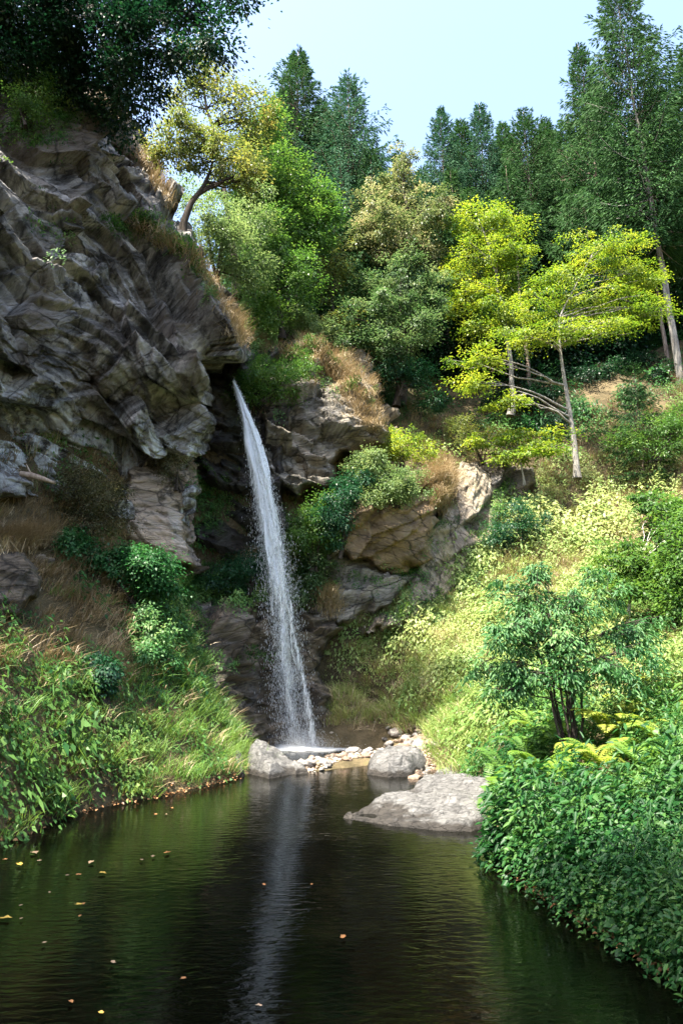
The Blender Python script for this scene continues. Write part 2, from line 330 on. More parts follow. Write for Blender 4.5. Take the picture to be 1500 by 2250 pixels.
def plain(name, c, rough=.6, trans=0):
    m, nt, out = newmat(name); L = nt.links
    g = N(nt, 'ShaderNodeNewGeometry'); n1 = N(nt, 'ShaderNodeTexNoise'); n1.inputs['Scale'].default_value = 12; L.new(g.outputs['Position'], n1.inputs['Vector'])
    r = ramp(nt, n1.outputs[0], [(.3, tuple(x*.7 for x in c)), (.7, c)])
    p = N(nt, 'ShaderNodeBsdfPrincipled'); p.inputs['Roughness'].default_value = rough; L.new(r.outputs[0], p.inputs['Base Color'])
    if trans:
        t = N(nt, 'ShaderNodeBsdfTranslucent'); L.new(r.outputs[0], t.inputs[0]); mx = N(nt, 'ShaderNodeMixShader'); mx.inputs[0].default_value = trans
        L.new(p.outputs[0], mx.inputs[1]); L.new(t.outputs[0], mx.inputs[2]); L.new(mx.outputs[0], out.inputs[0])
    else: L.new(p.outputs[0], out.inputs[0])
    return m
M['drops'] = plain('water_drops', (.9, .93, .95), .2, .5)
M['leaf_yellow'] = plain('yellow_leaf', (.45, .3, .05)); M['leaf_orange'] = plain('orange_leaf', (.36, .16, .05)); M['leaf_tan'] = plain('tan_leaf', (.32, .22, .13))
M['bark_dark'] = barkmat('dark_bark', (.018, .014, .011), (.06, .048, .038))
M['bark_grey'] = barkmat('grey_bark', (.10, .09, .08), (.30, .28, .25), 9)
M['bark_pale'] = barkmat('pale_bark', (.28, .26, .23), (.58, .55, .50), 9, .6)
M['bark_spruce'] = barkmat('spruce_bark', (.10, .07, .055), (.27, .21, .17), 7)
M['wood'] = barkmat('weathered_wood', (.2, .14, .1), (.42, .33, .26), 9)
g_ = lambda *a: list(a)
M['spruce'] = leafmat('spruce_needles', [(.1, (.012, .04, .014)), (.45, (.032, .085, .028)), (.75, (.065, .14, .04)), (1, (.14, .21, .07))], .2, spec=.12, rough=.7, nscale=.35)
M['spruce_blue'] = leafmat('bluish_spruce_needles', [(.1, (.02, .06, .035)), (.5, (.045, .115, .06)), (1, (.11, .2, .10))], .2, spec=.12, rough=.7, nscale=.35)
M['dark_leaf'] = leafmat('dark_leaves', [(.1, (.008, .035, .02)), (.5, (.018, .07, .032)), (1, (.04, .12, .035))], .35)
M['shade_leaf'] = leafmat('shade_darkened_leaves', [(.1, (.004, .016, .009)), (.5, (.009, .034, .016)), (1, (.022, .07, .02))], .3)  # darker copy of the dark leaves, shade painted into the colour
M['mid_leaf'] = leafmat('green_leaves', [(.1, (.025, .07, .015)), (.45, (.06, .14, .03)), (.75, (.11, .2, .04)), (1, (.2, .25, .06))], .45)
M['olive_leaf'] = leafmat('olive_leaves', [(.1, (.04, .07, .015)), (.45, (.10, .14, .035)), (.75, (.19, .2, .05)), (1, (.3, .24, .07))], .45)
M['light_leaf'] = leafmat('light_leaves', [(.1, (.05, .10, .03)), (.5, (.13, .2, .07)), (1, (.26, .31, .12))], .45)
M['yellow_green'] = leafmat('yellow_green_leaves', [(.05, (.035, .10, .015)), (.38, (.12, .21, .03)), (.66, (.25, .32, .045)), (1, (.43, .43, .08))], .45)
M['pale_tan'] = leafmat('pale_seeded_leaves', [(.08, (.035, .07, .02)), (.4, (.10, .145, .05)), (.65, (.24, .25, .11)), (.9, (.42, .37, .2)), (1, (.45, .26, .08))], .35)
M['grey_green'] = leafmat('grey_green_leaves', [(.08, (.02, .055, .018)), (.45, (.06, .12, .04)), (.8, (.15, .21, .085)), (1, (.34, .32, .13))], .4)
M['elder'] = leafmat('elder_leaves', [(.08, (.015, .07, .02)), (.45, (.05, .15, .045)), (.8, (.13, .25, .085)), (1, (.28, .34, .12))], .4, spec=.35, rough=.5)
M['elder_dark'] = leafmat('blue_green_leaves', [(.1, (.012, .055, .018)), (.5, (.03, .115, .035)), (1, (.08, .19, .06))], .35)
M['bush_dark'] = leafmat('dry_dark_leaves', [(.1, (.03, .035, .015)), (.5, (.07, .075, .03)), (.85, (.12, .11, .045)), (1, (.2, .11, .05))], .3)
M['herb'] = leafmat('undergrowth_leaves', [(.05, (.006, .032, .010)), (.28, (.020, .085, .020)), (.52, (.10, .20, .045)), (.78, (.22, .29, .09)), (1, (.42, .42, .17))], .33, tintw=.65, spec=.25)  # lowest stops darkened to paint in the right bank's shade
M['grass'] = leafmat('grass_blades', [(.05, (.05, .15, .03)), (.35, (.12, .25, .05)), (.7, (.22, .31, .08)), (1, (.42, .42, .16))], .4, tintw=.65)
M['dry'] = leafmat('dry_grass_blades', [(.05, (.12, .085, .04)), (.4, (.25, .185, .095)), (.7, (.40, .315, .185)), (1, (.56, .47, .31))], .15, tintw=.3)
M['fern'] = leafmat('fern_fronds', [(.05, (.05, .14, .03)), (.5, (.14, .26, .05)), (1, (.42, .42, .08))], .5, tintw=.6)
M['litter'] = leafmat('fallen_leaves', [(.1, (.06, .03, .02)), (.5, (.22, .11, .05)), (1, (.45, .26, .12))], .1, tintw=0)

# ------------------------------------------------------------------ ground height field
CTL = []
def c_(px, py, D): CTL.append(P(px, py, D))
def s_(px, py, dz=0): p = G0(px, py); CTL.append(np.array([p[0], p[1], dz]))
for a in [(0, 1850), (130, 1795), (250, 1768), (400, 1738), (500, 1715), (535, 1700), (1100, 1910), (1200, 1970), (1330, 2050), (1500, 2160), (960, 1690), (1080, 1750), (500, 1652), (540, 1650), (700, 1622), (800, 1625), (900, 1652), (1090, 1830)]: s_(*a)
for a in [(100, 2000), (400, 1850), (650, 1780), (800, 1900), (700, 2100), (1000, 2100), (400, 2150), (900, 1960)]: s_(a[0], a[1], -1.3)
for a in [(620, 1650), (700, 1650), (560, 1665), (780, 1648)]: s_(a[0], a[1], -.35)
for a in [(640, 1692), (700, 1682), (760, 1670), (850, 1666), (830, 1660), (900, 1670), (670, 1687), (800, 1664)]: s_(a[0], a[1], .10)
s_(700, 1730, -.9); s_(860, 1740, -.6)
for x, y, z in [(0, 2, -1.3), (-3, 3, -1.3), (3, 2, -1.3), (0, -4, -.8), (-7.5, 6, .8), (-8.5, 2, 1.5), (-9, -4, 2), (5.2, 3, .4), (7, -3, 1.5), (0, -12, 2), (4.0, 4.4, 0), (-5.4, 8, 0), (-6.4, 5, 0), (8, 5, 1.5), (-11, 7, 4)]: CTL.append(np.array([x, y, z]))
# left bank
for a in [(530, 1690, 16), (200, 1650, 12.7), (0, 1640, 10.6), (100, 1520, 12.2), (0, 1420, 12.2), (200, 1420, 14.2), (330, 1470, 15.3), (400, 1570, 15.4), (470, 1640, 15.9), (300, 1580, 14), (100, 1280, 14.4), (250, 1320, 16),
          (0, 1190, 14.3), (0, 1090, 15.4), (120, 1130, 16.2), (250, 1215, 17.1), (350, 1260, 17.8), (400, 1320, 18.6), (300, 1180, 18.3)]: c_(*a)
# ground behind the rock walls (hidden) and the ledge
for a in [(430, 1330, 21.3), (520, 1330, 21.8), (600, 1330, 22.2), (680, 1320, 22.8)]: c_(*a)
# right slope
for a in [(720, 1560, 20.9), (760, 1480, 21.6), (760, 1380, 22.6), (850, 1390, 22.5), (900, 1550, 19.5), (1000, 1420, 20.8), (950, 1290, 24), (1000, 1600, 17.2), (1080, 1180, 25.5), (1200, 1085, 27.5), (1300, 1050, 28), (1500, 1010, 27.5), (1400, 1200, 23.5),
          (1500, 1330, 18), (1200, 1300, 22.5), (1300, 1420, 17.5), (1120, 1500, 17.5), (1100, 1660, 14.3), (1300, 1640, 12), (1500, 1620, 10.6), (1200, 1790, 10.2), (1350, 1790, 9.3), (1500, 1800, 7.9), (1450, 1950, 7.2), (1180, 1700, 12)]: c_(*a)
# forest floor and ridge
for a in [(880, 1000, 27.5), (1020, 1020, 28), (850, 900, 29.5), (1000, 900, 31), (1200, 900, 31.5), (1400, 870, 30.5), (1500, 850, 30.5), (1100, 800, 38), (1250, 800, 38), (1400, 780, 38), (950, 830, 38), (800, 790, 33), (700, 750, 30), (600, 740, 26.5), (560, 760, 25)]: c_(*a)
for x, y, z in [(-4.5, 24, 12), (-5, 28, 15), (-8, 24, 15.5), (-6.5, 21, 14.5), (-12, 20, 17), (-16, 26, 18), (-14, 14, 17), (-18, 8, 16), (-20, -5, 12), (-3.2, 23, 10.8), (-2, 27, 14), (-10, 35, 19), (0, 48, 17), (-20, 45, 20), (15, 50, 18), (30, 40, 22), (30, 20, 18), (25, 5, 12), (15, 8, 6), (18, 30, 17.5), (24, -10, 9), (-35, 20, 20), (45, 60, 20), (-40, 60, 22), (0, 80, 12), (45, 0, 20), (-45, -20, 18), (40, -25, 14), (0, -30, 5), (-.5, 25.5, 9)]:
    CTL.append(np.array([x, y, z]))
CTL = np.array(CTL)
def _phi(r): return np.sqrt(r*r+.6)
_d = np.linalg.norm(CTL[:, None, :2]-CTL[None, :, :2], axis=-1)
_n = len(CTL); _A = np.zeros((_n+3, _n+3)); _A[:_n, :_n] = _phi(_d)-np.eye(_n)*.06
_A[:_n, _n] = 1; _A[:_n, _n+1:] = CTL[:, :2]; _A[_n, :_n] = 1; _A[_n+1:, :_n] = CTL[:, :2].T
_W = np.linalg.solve(_A, np.concatenate([CTL[:, 2], [0, 0, 0]]))
def ground(x, y, detail=True):
    x = np.asarray(x, float); y = np.asarray(y, float); sh = x.shape; q = np.stack([x.ravel(), y.ravel()], -1); z = np.zeros(len(q))
    for i in range(0, len(q), 20000):
        b = q[i:i+20000]; r = np.linalg.norm(b[:, None]-CTL[None, :, :2], axis=-1)
        z[i:i+20000] = _phi(r)@_W[:_n]+_W[_n]+b@_W[_n+1:]
    if detail:
        p3 = np.stack([q[:, 0], q[:, 1], 0*q[:, 0]], -1)
        k = sm(z, -.2, 1.2)
        z = z+k*(.35*fbm(p3*.35, 3, 5)+.16*fbm(p3*1.3, 3, 9))+.03*fbm(p3*4, 2, 3)
    return z.reshape(sh)
def axis_(lo, hi, a, b, fine, coarse):
    """non-uniform grid line: fine step inside [a,b], coarser outside"""
    o = [a]
    while o[-1] < b: o.append(o[-1]+fine)
    s = fine
    while o[-1] < hi: s = min(s*1.12, coarse); o.append(o[-1]+s)
    s = fine; l = [a]
    while l[-1] > lo: s = min(s*1.12, coarse); l.append(l[-1]-s)
    return np.array(l[:0:-1]+o)
gx = axis_(-70, 70, -11, 16, .11, 4); gy = axis_(-40, 110, 5, 32, .11, 4)
GX, GY = np.meshgrid(gx, gy); GZ = ground(GX, GY)
def gridfaces(ny, nx):
    i = np.arange(ny-1)[:, None]*nx; j = np.arange(nx-1)[None]
    return np.stack([i+j, i+j+1, i+nx+j+1, i+nx+j], -1).reshape(-1, 4)
V = np.stack([GX, GY, GZ], -1).reshape(-1, 3)
tag(link('ground', mesh('ground', V, gridfaces(len(gy), len(gx)), M['soil'], True)), 'brown earth hillside around the pool', kind='structure')
GV = V; GF = gridfaces(len(gy), len(gx))

# ------------------------------------------------------------------ rock faces: sheets with their own depth, folded back at their rims
def polydist(px, py, poly):
    """signed distance (px), positive inside"""
    poly = np.asarray(poly, float); n = len(poly); best = np.full(px.shape, 1e9); ins = np.zeros(px.shape, bool)
    for i in range(n):
        a = poly[i]; b = poly[(i+1) % n]; e = b-a; wx = px-a[0]; wy = py-a[1]
        t = np.clip((wx*e[0]+wy*e[1])/(e@e), 0, 1); d = np.hypot(wx-t*e[0], wy-t*e[1]); best = np.minimum(best, d)
        c = ((a[1] > py) != (b[1] > py)) & (px < (b[0]-a[0])*(py-a[1])/(b[1]-a[1]+1e-12)+a[0]); ins ^= c
    return np.where(ins, best, -best)
ROCKS = []
def rock_sheet(name, mat, poly, ctl, step, label, strata, amp, along=.35, across=1.5, back=4.0, rim=45, seed=1, blocks=1.2, big=0, fine=1):
    poly = np.array(poly, float); x0, y0 = poly.min(0)-30; x1, y1 = poly.max(0)+30
    xs = np.arange(x0, x1, step); ys = np.arange(y0, y1, step); PX, PY = np.meshgrid(xs, ys)
    ctl = np.array(ctl, float); q = ctl[:, :2]/100; r = np.linalg.norm(q[:, None]-q[None], axis=-1); n = len(q)
    A = np.zeros((n+3, n+3)); A[:n, :n] = np.sqrt(r*r+.15)-np.eye(n)*.02; A[:n, n] = 1; A[:n, n+1:] = q; A[n, :n] = 1; A[n+1:, :n] = q.T
    Wt = np.linalg.solve(A, np.concatenate([ctl[:, 2], [0]*3]))
    g = np.stack([PX.ravel(), PY.ravel()], -1)/100; rr = np.linalg.norm(g[:, None]-q[None], axis=-1)
    D = (np.sqrt(rr*rr+.15)@Wt[:n]+Wt[n]+g@Wt[n+1:]).reshape(PX.shape)
    V = P(PX, PY, D)
    nb = 22*vn(np.stack([PX/38, PY/38, 0*PX+seed], -1), seed)+9*vn(np.stack([PX/13, PY/13, 0*PX], -1), seed+1)
    sd = polydist(PX, PY, poly)+nb*.6
    # normals from the smooth surface
    du = np.gradient(V, axis=1); dv = np.gradient(V, axis=0); Nn = norm(np.cross(du, dv)); Nn = np.where((Nn[..., 1:2] > 0), -Nn, Nn)
    a = R(strata); d = np.array([math.cos(a), 0, -math.sin(a)]); nn = np.array([math.sin(a), 0, math.cos(a)])
    wp = V+.7*np.stack([fbm(V*.28, 2, seed+31), fbm(V*.28, 2, seed+32), fbm(V*.28, 2, seed+33)], -1)*1.6
    al = wp@d; ac = wp@nn; yy = wp[..., 1]
    q3 = np.stack([al*along, yy*.4, ac*across], -1)
    disp = .5*fbm(q3*.7, 4, seed, True, .5)+1.25*cells(np.stack([al*.40, yy*.5, ac*1.0], -1)*blocks*.8, seed+7)*.8+fine*.32*cells(np.stack([al*1.1, yy*1.1, ac*2.6], -1)*blocks, seed+9)*.7
    disp += .9*fbm(V*.35, 3, seed+50)+fine*.10*cells(np.stack([al*2.4, yy*2.4, ac*5], -1), seed+13)+.10*fbm(q3*5, 3, seed+60, True)
    wv = ac*.8+1.5*fbm(wp*np.array([.25, .3, .3]), 3, seed+80); sw = wv-np.floor(wv); lay = vn(np.stack([np.floor(wv)*3.7, al*.25, 0*al], -1), seed+81)
    disp += 1.0*(sm(sw, 0, .14)*(1-sw)-.35)*(.55+.6*lay)
    wv2 = ac*3.1+.8*fbm(wp*.6, 2, seed+83); s2 = wv2-np.floor(wv2); disp += fine*.12*(sm(s2, 0, .2)*(1-s2)-.35)*(1+vn(np.stack([np.floor(wv2)*1.7, al*.6, 0*al], -1), seed+84))
    disp += .8*big*cells(np.stack([al*.22, yy*.3, ac*.55], -1), seed+21)
    V = V+Nn*(disp*amp)[..., None]
    k = 1-sm(sd, 0, rim)
    V = V+norm(V-np.array([0, 0, CAMZ]))*(back*k**2.2)[..., None]
    keep = sd > -12
    fc = gridfaces(len(ys), len(xs)); kk = keep.ravel(); fc = fc[kk[fc].all(1)]
    use = np.unique(fc); mp = np.full(kk.size, -1); mp[use] = np.arange(len(use))
    Vv = V.reshape(-1, 3)[use]; fc = mp[fc][:, ::-1]
    o = tag(link(name, mesh(name, Vv, fc, mat, False)), label, kind='structure')
    ROCKS.append((Vv, fc)); return o
CL = [(-400, 150), (-120, 150), (60, 190), (200, 228), (255, 268), (290, 335), (330, 395), (365, 458), (372, 505), (412, 565), (462, 645), (484, 705), (484, 790), (470, 850), (448, 900), (432, 960), (415, 1060), (408, 1160), (412, 1240), (300, 1250), (120, 1200), (0, 1120), (-150, 1120), (-400, 1200)]
CLD = [(-400, 100, 9.5), (-400, 600, 9.5), (-400, 1200, 10), (-100, 100, 13), (-100, 600, 12.6), (-100, 1100, 13.8), (60, 200, 15), (60, 450, 14.6), (60, 700, 14.6), (60, 900, 15.8), (60, 1050, 16.4), (200, 250, 16.6), (200, 450, 16.3), (200, 650, 16.3), (200, 800, 16.3), (200, 930, 17.2), (220, 1050, 18.2), (220, 1200, 18.2),
       (340, 420, 18.6), (330, 560, 17.4), (340, 700, 17.2), (340, 820, 17.2), (340, 930, 18.2), (340, 1060, 19), (350, 1200, 18.9), (450, 620, 18.8), (470, 720, 18.6), (470, 820, 19), (420, 900, 18.8), (400, 1040, 19.5), (400, 1200, 19.6), (520, 740, 19.6), (510, 820, 20)]
rock_sheet('cliff', M['cliff'], CL, CLD, 2.1, 'grey brown layered cliff left of the waterfall', 38, .46, seed=3, back=5, rim=40, big=1, fine=.55)
# second tier of the cliff top, dark slab set back
rock_sheet('upper_cliff', M['wall'], [(-60, 150), (60, 150), (180, 185), (270, 215), (290, 290), (345, 370), (370, 440), (300, 450), (180, 330), (40, 250), (-80, 240)],
           [(0, 100, 16), (100, 150, 16.8), (200, 230, 17.6), (260, 260, 18.4), (300, 360, 19), (340, 420, 19.4)], 4, 'dark upper rock slab of the cliff below the trees', 42, .4, seed=14, back=4, rim=30)
rock_sheet('cliff_foot', M['tan_rock'], [(268, 1020), (330, 1010), (410, 1040), (414, 1120), (410, 1210), (425, 1260), (330, 1260), (270, 1180)],
           [(280, 1030, 18.2), (400, 1050, 19.0), (410, 1230, 18.8), (290, 1220, 17.8), (340, 1120, 18.1)], 2.6, 'tan layered rock at the foot of the cliff', 6, .22, seed=18, back=2.5, rim=18, across=2.4)
# recess behind the falls, its shade put into a darker rock colour
rock_sheet('gully_wall', M['wet_shade_rock'], [(390, 780), (600, 780), (640, 900), (640, 1120), (620, 1330), (560, 1370), (380, 1360), (380, 1100)],
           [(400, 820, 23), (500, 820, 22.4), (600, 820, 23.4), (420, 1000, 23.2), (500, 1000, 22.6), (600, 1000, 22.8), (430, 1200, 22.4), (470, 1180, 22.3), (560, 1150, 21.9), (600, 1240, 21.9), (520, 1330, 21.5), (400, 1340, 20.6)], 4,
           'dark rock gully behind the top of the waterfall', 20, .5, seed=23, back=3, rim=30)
rock_sheet('rock_wall', M['wall'], [(375, 1330), (470, 1310), (600, 1320), (690, 1300), (750, 1340), (745, 1390), (715, 1450), (722, 1560), (705, 1645), (600, 1660), (480, 1665), (430, 1640), (395, 1560), (370, 1450)],
           [(390, 1350, 19), (400, 1500, 17.9), (430, 1620, 17.2), (480, 1350, 20), (500, 1450, 19.3), (500, 1650, 18.7), (600, 1340, 21.2), (600, 1450, 20.7), (600, 1640, 20.2), (700, 1340, 22), (700, 1450, 21.4), (690, 1620, 20.6)], 2.8,
           'dark wet layered rock wall at the foot of the waterfall', 16, .42, seed=31, back=2.5, rim=28)
rock_sheet('rock_outcrop', M['grey_wall'], [(560, 860), (610, 780), (680, 740), (740, 770), (800, 850), (842, 930), (830, 990), (760, 1010), (740, 1060), (720, 1110), (600, 1110), (560, 1050)],
           [(560, 900, 23), (600, 1000, 22.6), (620, 1100, 22.2), (680, 760, 25), (680, 860, 23.6), (700, 950, 23), (720, 1090, 22.6), (800, 860, 24.4), (800, 950, 23.8), (840, 950, 24.6)], 2.8,
           'grey rock outcrop right of the waterfall top with dry grass above', 10, .5, seed=41, back=4, rim=35)
rock_sheet('overhang', M['brown_rock'], [(740, 1130), (820, 1080), (920, 1030), (990, 1040), (1000, 1080), (960, 1150), (930, 1230), (860, 1260), (760, 1250), (730, 1200)],
           [(750, 1140, 21.9), (850, 1100, 21.7), (960, 1050, 23.2), (980, 1070, 23.6), (850, 1180, 22.1), (930, 1170, 22.9), (760, 1230, 22.6), (860, 1250, 23.4)], 2.8,
           'orange brown overhanging rock face under the shrubs', -15, .3, seed=52, back=3, rim=30)
rock_sheet('rock_step', M['grey_wall'], [(660, 1240), (760, 1230), (900, 1235), (940, 1250), (900, 1320), (840, 1360), (760, 1370), (690, 1380), (650, 1330)],
           [(670, 1250, 23), (670, 1370, 21.8), (760, 1240, 23.6), (760, 1350, 22.2), (880, 1250, 24), (850, 1340, 22.9), (930, 1260, 24.3)], 2.8,
           'low layered grey rock step below the brown overhang', -12, .32, seed=61, back=2, rim=24, across=2.5)
rock_sheet('rock_rib', M['pale_rock'], [(1010, 1030), (1095, 1035), (1120, 1090), (1095, 1170), (1060, 1240), (1015, 1300), (940, 1360), (880, 1395), (810, 1385), (820, 1345), (870, 1305), (890, 1250), (925, 1160), (980, 1080)],
           [(1050, 1060, 26.0), (1090, 1100, 25.9), (980, 1130, 24.9), (1065, 1190, 25.0), (940, 1240, 23.7), (1010, 1270, 23.8), (900, 1310, 22.6), (840, 1365, 21.9), (920, 1360, 22.3)], 2.6,
           'pale sunlit rock rib running diagonally down the slope', -50, .24, seed=71, back=1.2, rim=30)
rock_sheet('rock_bank', M['wall'], [(1040, 1020), (1110, 1000), (1180, 1020), (1190, 1070), (1150, 1110), (1080, 1120), (1050, 1080)],
           [(1050, 1040, 26.8), (1120, 1020, 27), (1170, 1050, 27), (1100, 1110, 26.3)], 3.5, 'shaded rock face under the yellow green trees', -45, .3, seed=81, back=3, rim=24)
rock_sheet('left_rock', M['wall'], [(-60, 1210), (60, 1200), (105, 1240), (100, 1310), (50, 1360), (-60, 1370)],
           [(-50, 1220, 12.6), (50, 1220, 13), (90, 1290, 13.1), (0, 1350, 12.2)], 3, 'dark rock jutting out of the dry grass at the left edge', 10, .22, seed=91, back=2, rim=24)
# combined ray target
_V = [GV]; _F = [GF]; _o = len(GV)
for v, f in ROCKS: _V.append(v); _F.append(f+_o); _o += len(v)
_V = np.concatenate(_V); _F = np.concatenate(_F)
BV = BVHTree.FromPolygons(_V.tolist(), _F.tolist())
def hit(px, py):
    p = P(px, py, 10.); d = Vector(p-np.array([0, 0, CAMZ])); r = BV.ray_cast(Vector((0, 0, CAMZ)), d.normalized())
    return None if r[0] is None else (np.array(r[0]), np.array(r[1]))

# ------------------------------------------------------------------ water
wx = axis_(-30, 30, -7, 6, .5, 3); wy = np.arange(-25, 26.1, 1.0)
WX, WY = np.meshgrid(wx, wy)
tag(link('pool', mesh('pool', np.stack([WX, WY, 0*WX], -1).reshape(-1, 3), gridfaces(len(wy), len(wx)), M['water'], True)), 'dark still pool below the waterfall', kind='structure')

# ------------------------------------------------------------------ undergrowth
# anchors in photo pixels: px, py, green grass, dry grass, herbs, tint (0 deep green with shade painted in .. 1 pale yellow green)
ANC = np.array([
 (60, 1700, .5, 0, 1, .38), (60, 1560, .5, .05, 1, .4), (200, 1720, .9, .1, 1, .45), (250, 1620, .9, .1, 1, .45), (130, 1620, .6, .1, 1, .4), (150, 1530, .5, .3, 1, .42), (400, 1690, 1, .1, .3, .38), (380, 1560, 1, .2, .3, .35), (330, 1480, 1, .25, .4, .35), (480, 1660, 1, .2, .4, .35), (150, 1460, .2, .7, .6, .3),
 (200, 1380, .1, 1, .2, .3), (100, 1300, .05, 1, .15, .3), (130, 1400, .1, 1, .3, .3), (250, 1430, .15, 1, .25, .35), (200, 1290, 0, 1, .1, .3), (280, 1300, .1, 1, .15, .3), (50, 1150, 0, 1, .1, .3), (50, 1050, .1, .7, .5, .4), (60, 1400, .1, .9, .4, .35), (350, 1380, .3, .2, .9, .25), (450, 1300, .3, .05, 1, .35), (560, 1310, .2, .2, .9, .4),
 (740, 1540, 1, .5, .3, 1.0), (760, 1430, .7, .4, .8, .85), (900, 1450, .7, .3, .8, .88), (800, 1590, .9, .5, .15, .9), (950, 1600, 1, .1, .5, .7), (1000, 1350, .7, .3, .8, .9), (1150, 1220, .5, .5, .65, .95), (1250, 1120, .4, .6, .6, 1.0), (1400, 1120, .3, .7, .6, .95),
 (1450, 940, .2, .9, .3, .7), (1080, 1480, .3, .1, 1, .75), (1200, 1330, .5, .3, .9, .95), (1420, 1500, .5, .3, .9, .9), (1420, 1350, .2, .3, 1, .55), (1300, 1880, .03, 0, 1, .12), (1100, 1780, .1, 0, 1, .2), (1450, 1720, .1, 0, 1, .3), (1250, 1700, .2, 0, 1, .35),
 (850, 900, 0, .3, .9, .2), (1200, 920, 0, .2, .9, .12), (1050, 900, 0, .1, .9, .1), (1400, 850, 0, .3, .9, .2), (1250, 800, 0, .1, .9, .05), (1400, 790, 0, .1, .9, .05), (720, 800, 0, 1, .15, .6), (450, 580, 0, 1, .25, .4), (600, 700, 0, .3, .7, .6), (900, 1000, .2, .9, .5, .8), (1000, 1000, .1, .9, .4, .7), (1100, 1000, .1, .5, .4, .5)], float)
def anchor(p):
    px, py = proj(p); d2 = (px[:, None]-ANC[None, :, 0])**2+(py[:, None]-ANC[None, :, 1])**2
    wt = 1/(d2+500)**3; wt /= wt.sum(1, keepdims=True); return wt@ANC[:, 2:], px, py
def unit(n):
    return norm(rng.normal(size=(n, 3)))
def herb_tpl(n, h, r, L, W):
    """leafy herb clump: stems' leaves in a loose dome"""
    a = rng.uniform(0, 2*math.pi, n); t = rng.uniform(0, 1, n)**.6
    rad = r*np.sqrt(rng.uniform(0, 1, n))*(1.1-.5*t); pos = np.stack([rad*np.cos(a), rad*np.sin(a), h*t*(1-.35*(rad/r)**2)], -1)
    ax = np.stack([np.cos(a), np.sin(a), rng.normal(.15, .5, n)], -1)+.7*unit(n)*[1, 1, .5]
    nr = np.array([0, 0, 1.])+.55*unit(n)
    return pos, norm(ax), norm(nr), L*rng.uniform(.6, 1.25, n), W*rng.uniform(.7, 1.2, n)
def stamp_leaves(tpls, pos, scale, nrm, tint, hi):
    """merge rotated copies of leaf templates"""
    Vs = []; Ts = []; ns = 6 if hi else 4; k = rng.integers(0, len(tpls), len(pos))
    yaw = rng.uniform(0, 2*math.pi, len(pos))
    for t in range(len(tpls)):
        idx = np.where(k == t)[0]
        if not len(idx): continue
        p, ax, nr, L, W = tpls[t]
        V, _, _ = leaves(p, ax, nr, L, W, hi)                      # (n*ns,3)
        c, s = np.cos(yaw[idx]), np.sin(yaw[idx]); sc = scale[idx]
        X = V[None, :, 0]*c[:, None]-V[None, :, 1]*s[:, None]; Y = V[None, :, 0]*s[:, None]+V[None, :, 1]*c[:, None]; Z = np.broadcast_to(V[None, :, 2], X.shape)
        # shear along the slope
        Q = np.stack([X, Y, Z], -1)*sc[:, None, None]
        n = nrm[idx]; slope = -(n[:, :2]/np.maximum(n[:, 2:3], .72))
        Q[..., 2] += (Q[..., 0]*slope[:, None, 0]+Q[..., 1]*slope[:, None, 1])*.8
        Q += pos[idx][:, None]
        Vs.append(Q.reshape(-1, 3)); Ts.append(np.repeat(tint[idx], len(V)))
    V = np.concatenate(Vs); T = np.concatenate(Ts); n = len(V)//ns; b = np.arange(n)[:, None]*ns
    F = np.concatenate([b+[0, 1, 2, 3], b+[3, 4, 5, 0]]) if hi else b+[0, 1, 2, 3]
    return V, F, T
def tufts(pos, nrm, n_bl, L, W, tint, spread=.12, droop=.6):
    n = len(pos); idx = np.repeat(np.arange(n), n_bl); m = len(idx)
    p = pos[idx]+rng.normal(0, 1, (m, 3))*[spread, spread, .02]
    a = rng.uniform(0, 2*math.pi, m); lean = np.stack([np.cos(a), np.sin(a), 0*a-.3], -1)+nrm[idx]*[.6, .6, 0]+np.repeat(rng.normal(0, .5, (n, 3)), n_bl, 0)*[1, 1, 0]
    up = norm(np.array([0, 0, 1.])+rng.normal(0, .25, (m, 3))+nrm[idx]*[.5, .5, 0])
    Lb = np.repeat(L, n_bl)*rng.uniform(.45, 1.2, m)
    V, Fc, k = blades(p, up, norm(lean)*droop*1.2, Lb, W*rng.uniform(.6, 1.3, m))
    return V, Fc, np.repeat(tint[idx], k)
def gnormal(x, y, e=.25):
    zx = (ground(x+e, y)-ground(x-e, y))/(2*e); zy = (ground(x, y+e)-ground(x, y-e))/(2*e)
    return norm(np.stack([-zx, -zy, 1+0*zx], -1))
def scatter_xy(x0, x1, y0, y1, dens):
    n = int((x1-x0)*(y1-y0)*dens); x = rng.uniform(x0, x1, n); y = rng.uniform(y0, y1, n); z = ground(x, y)
    return np.stack([x, y, z], -1)
# points over the whole seen ground, denser near the camera
pts = np.concatenate([scatter_xy(-12, 12, -4, 11, 26), scatter_xy(-13, 15, 11, 20, 26), scatter_xy(-16, 20, 20, 31, 17), scatter_xy(-26, 30, 31, 46, 3), scatter_xy(-2, 9, 18.5, 25, 26)])
pts = pts[pts[:, 2] > .03]
_qx, _qy = proj(pts); pts = pts[~((_qx > 600) & (_qx < 945) & (_qy > 1596+14*np.sin(_qx/23)) & (_qy < 1712) & (pts[:, 1] > 14.5) & (pts[:, 2] < .9))]      # bare gravel shore
nr = gnormal(pts[:, 0], pts[:, 1]); an, ppx, ppy = anchor(pts)
patch = fbm(pts*.7, 3, 77); tint = np.clip(an[:, 3]+.22*patch+rng.normal(0, .05, len(pts)), 0, 1)
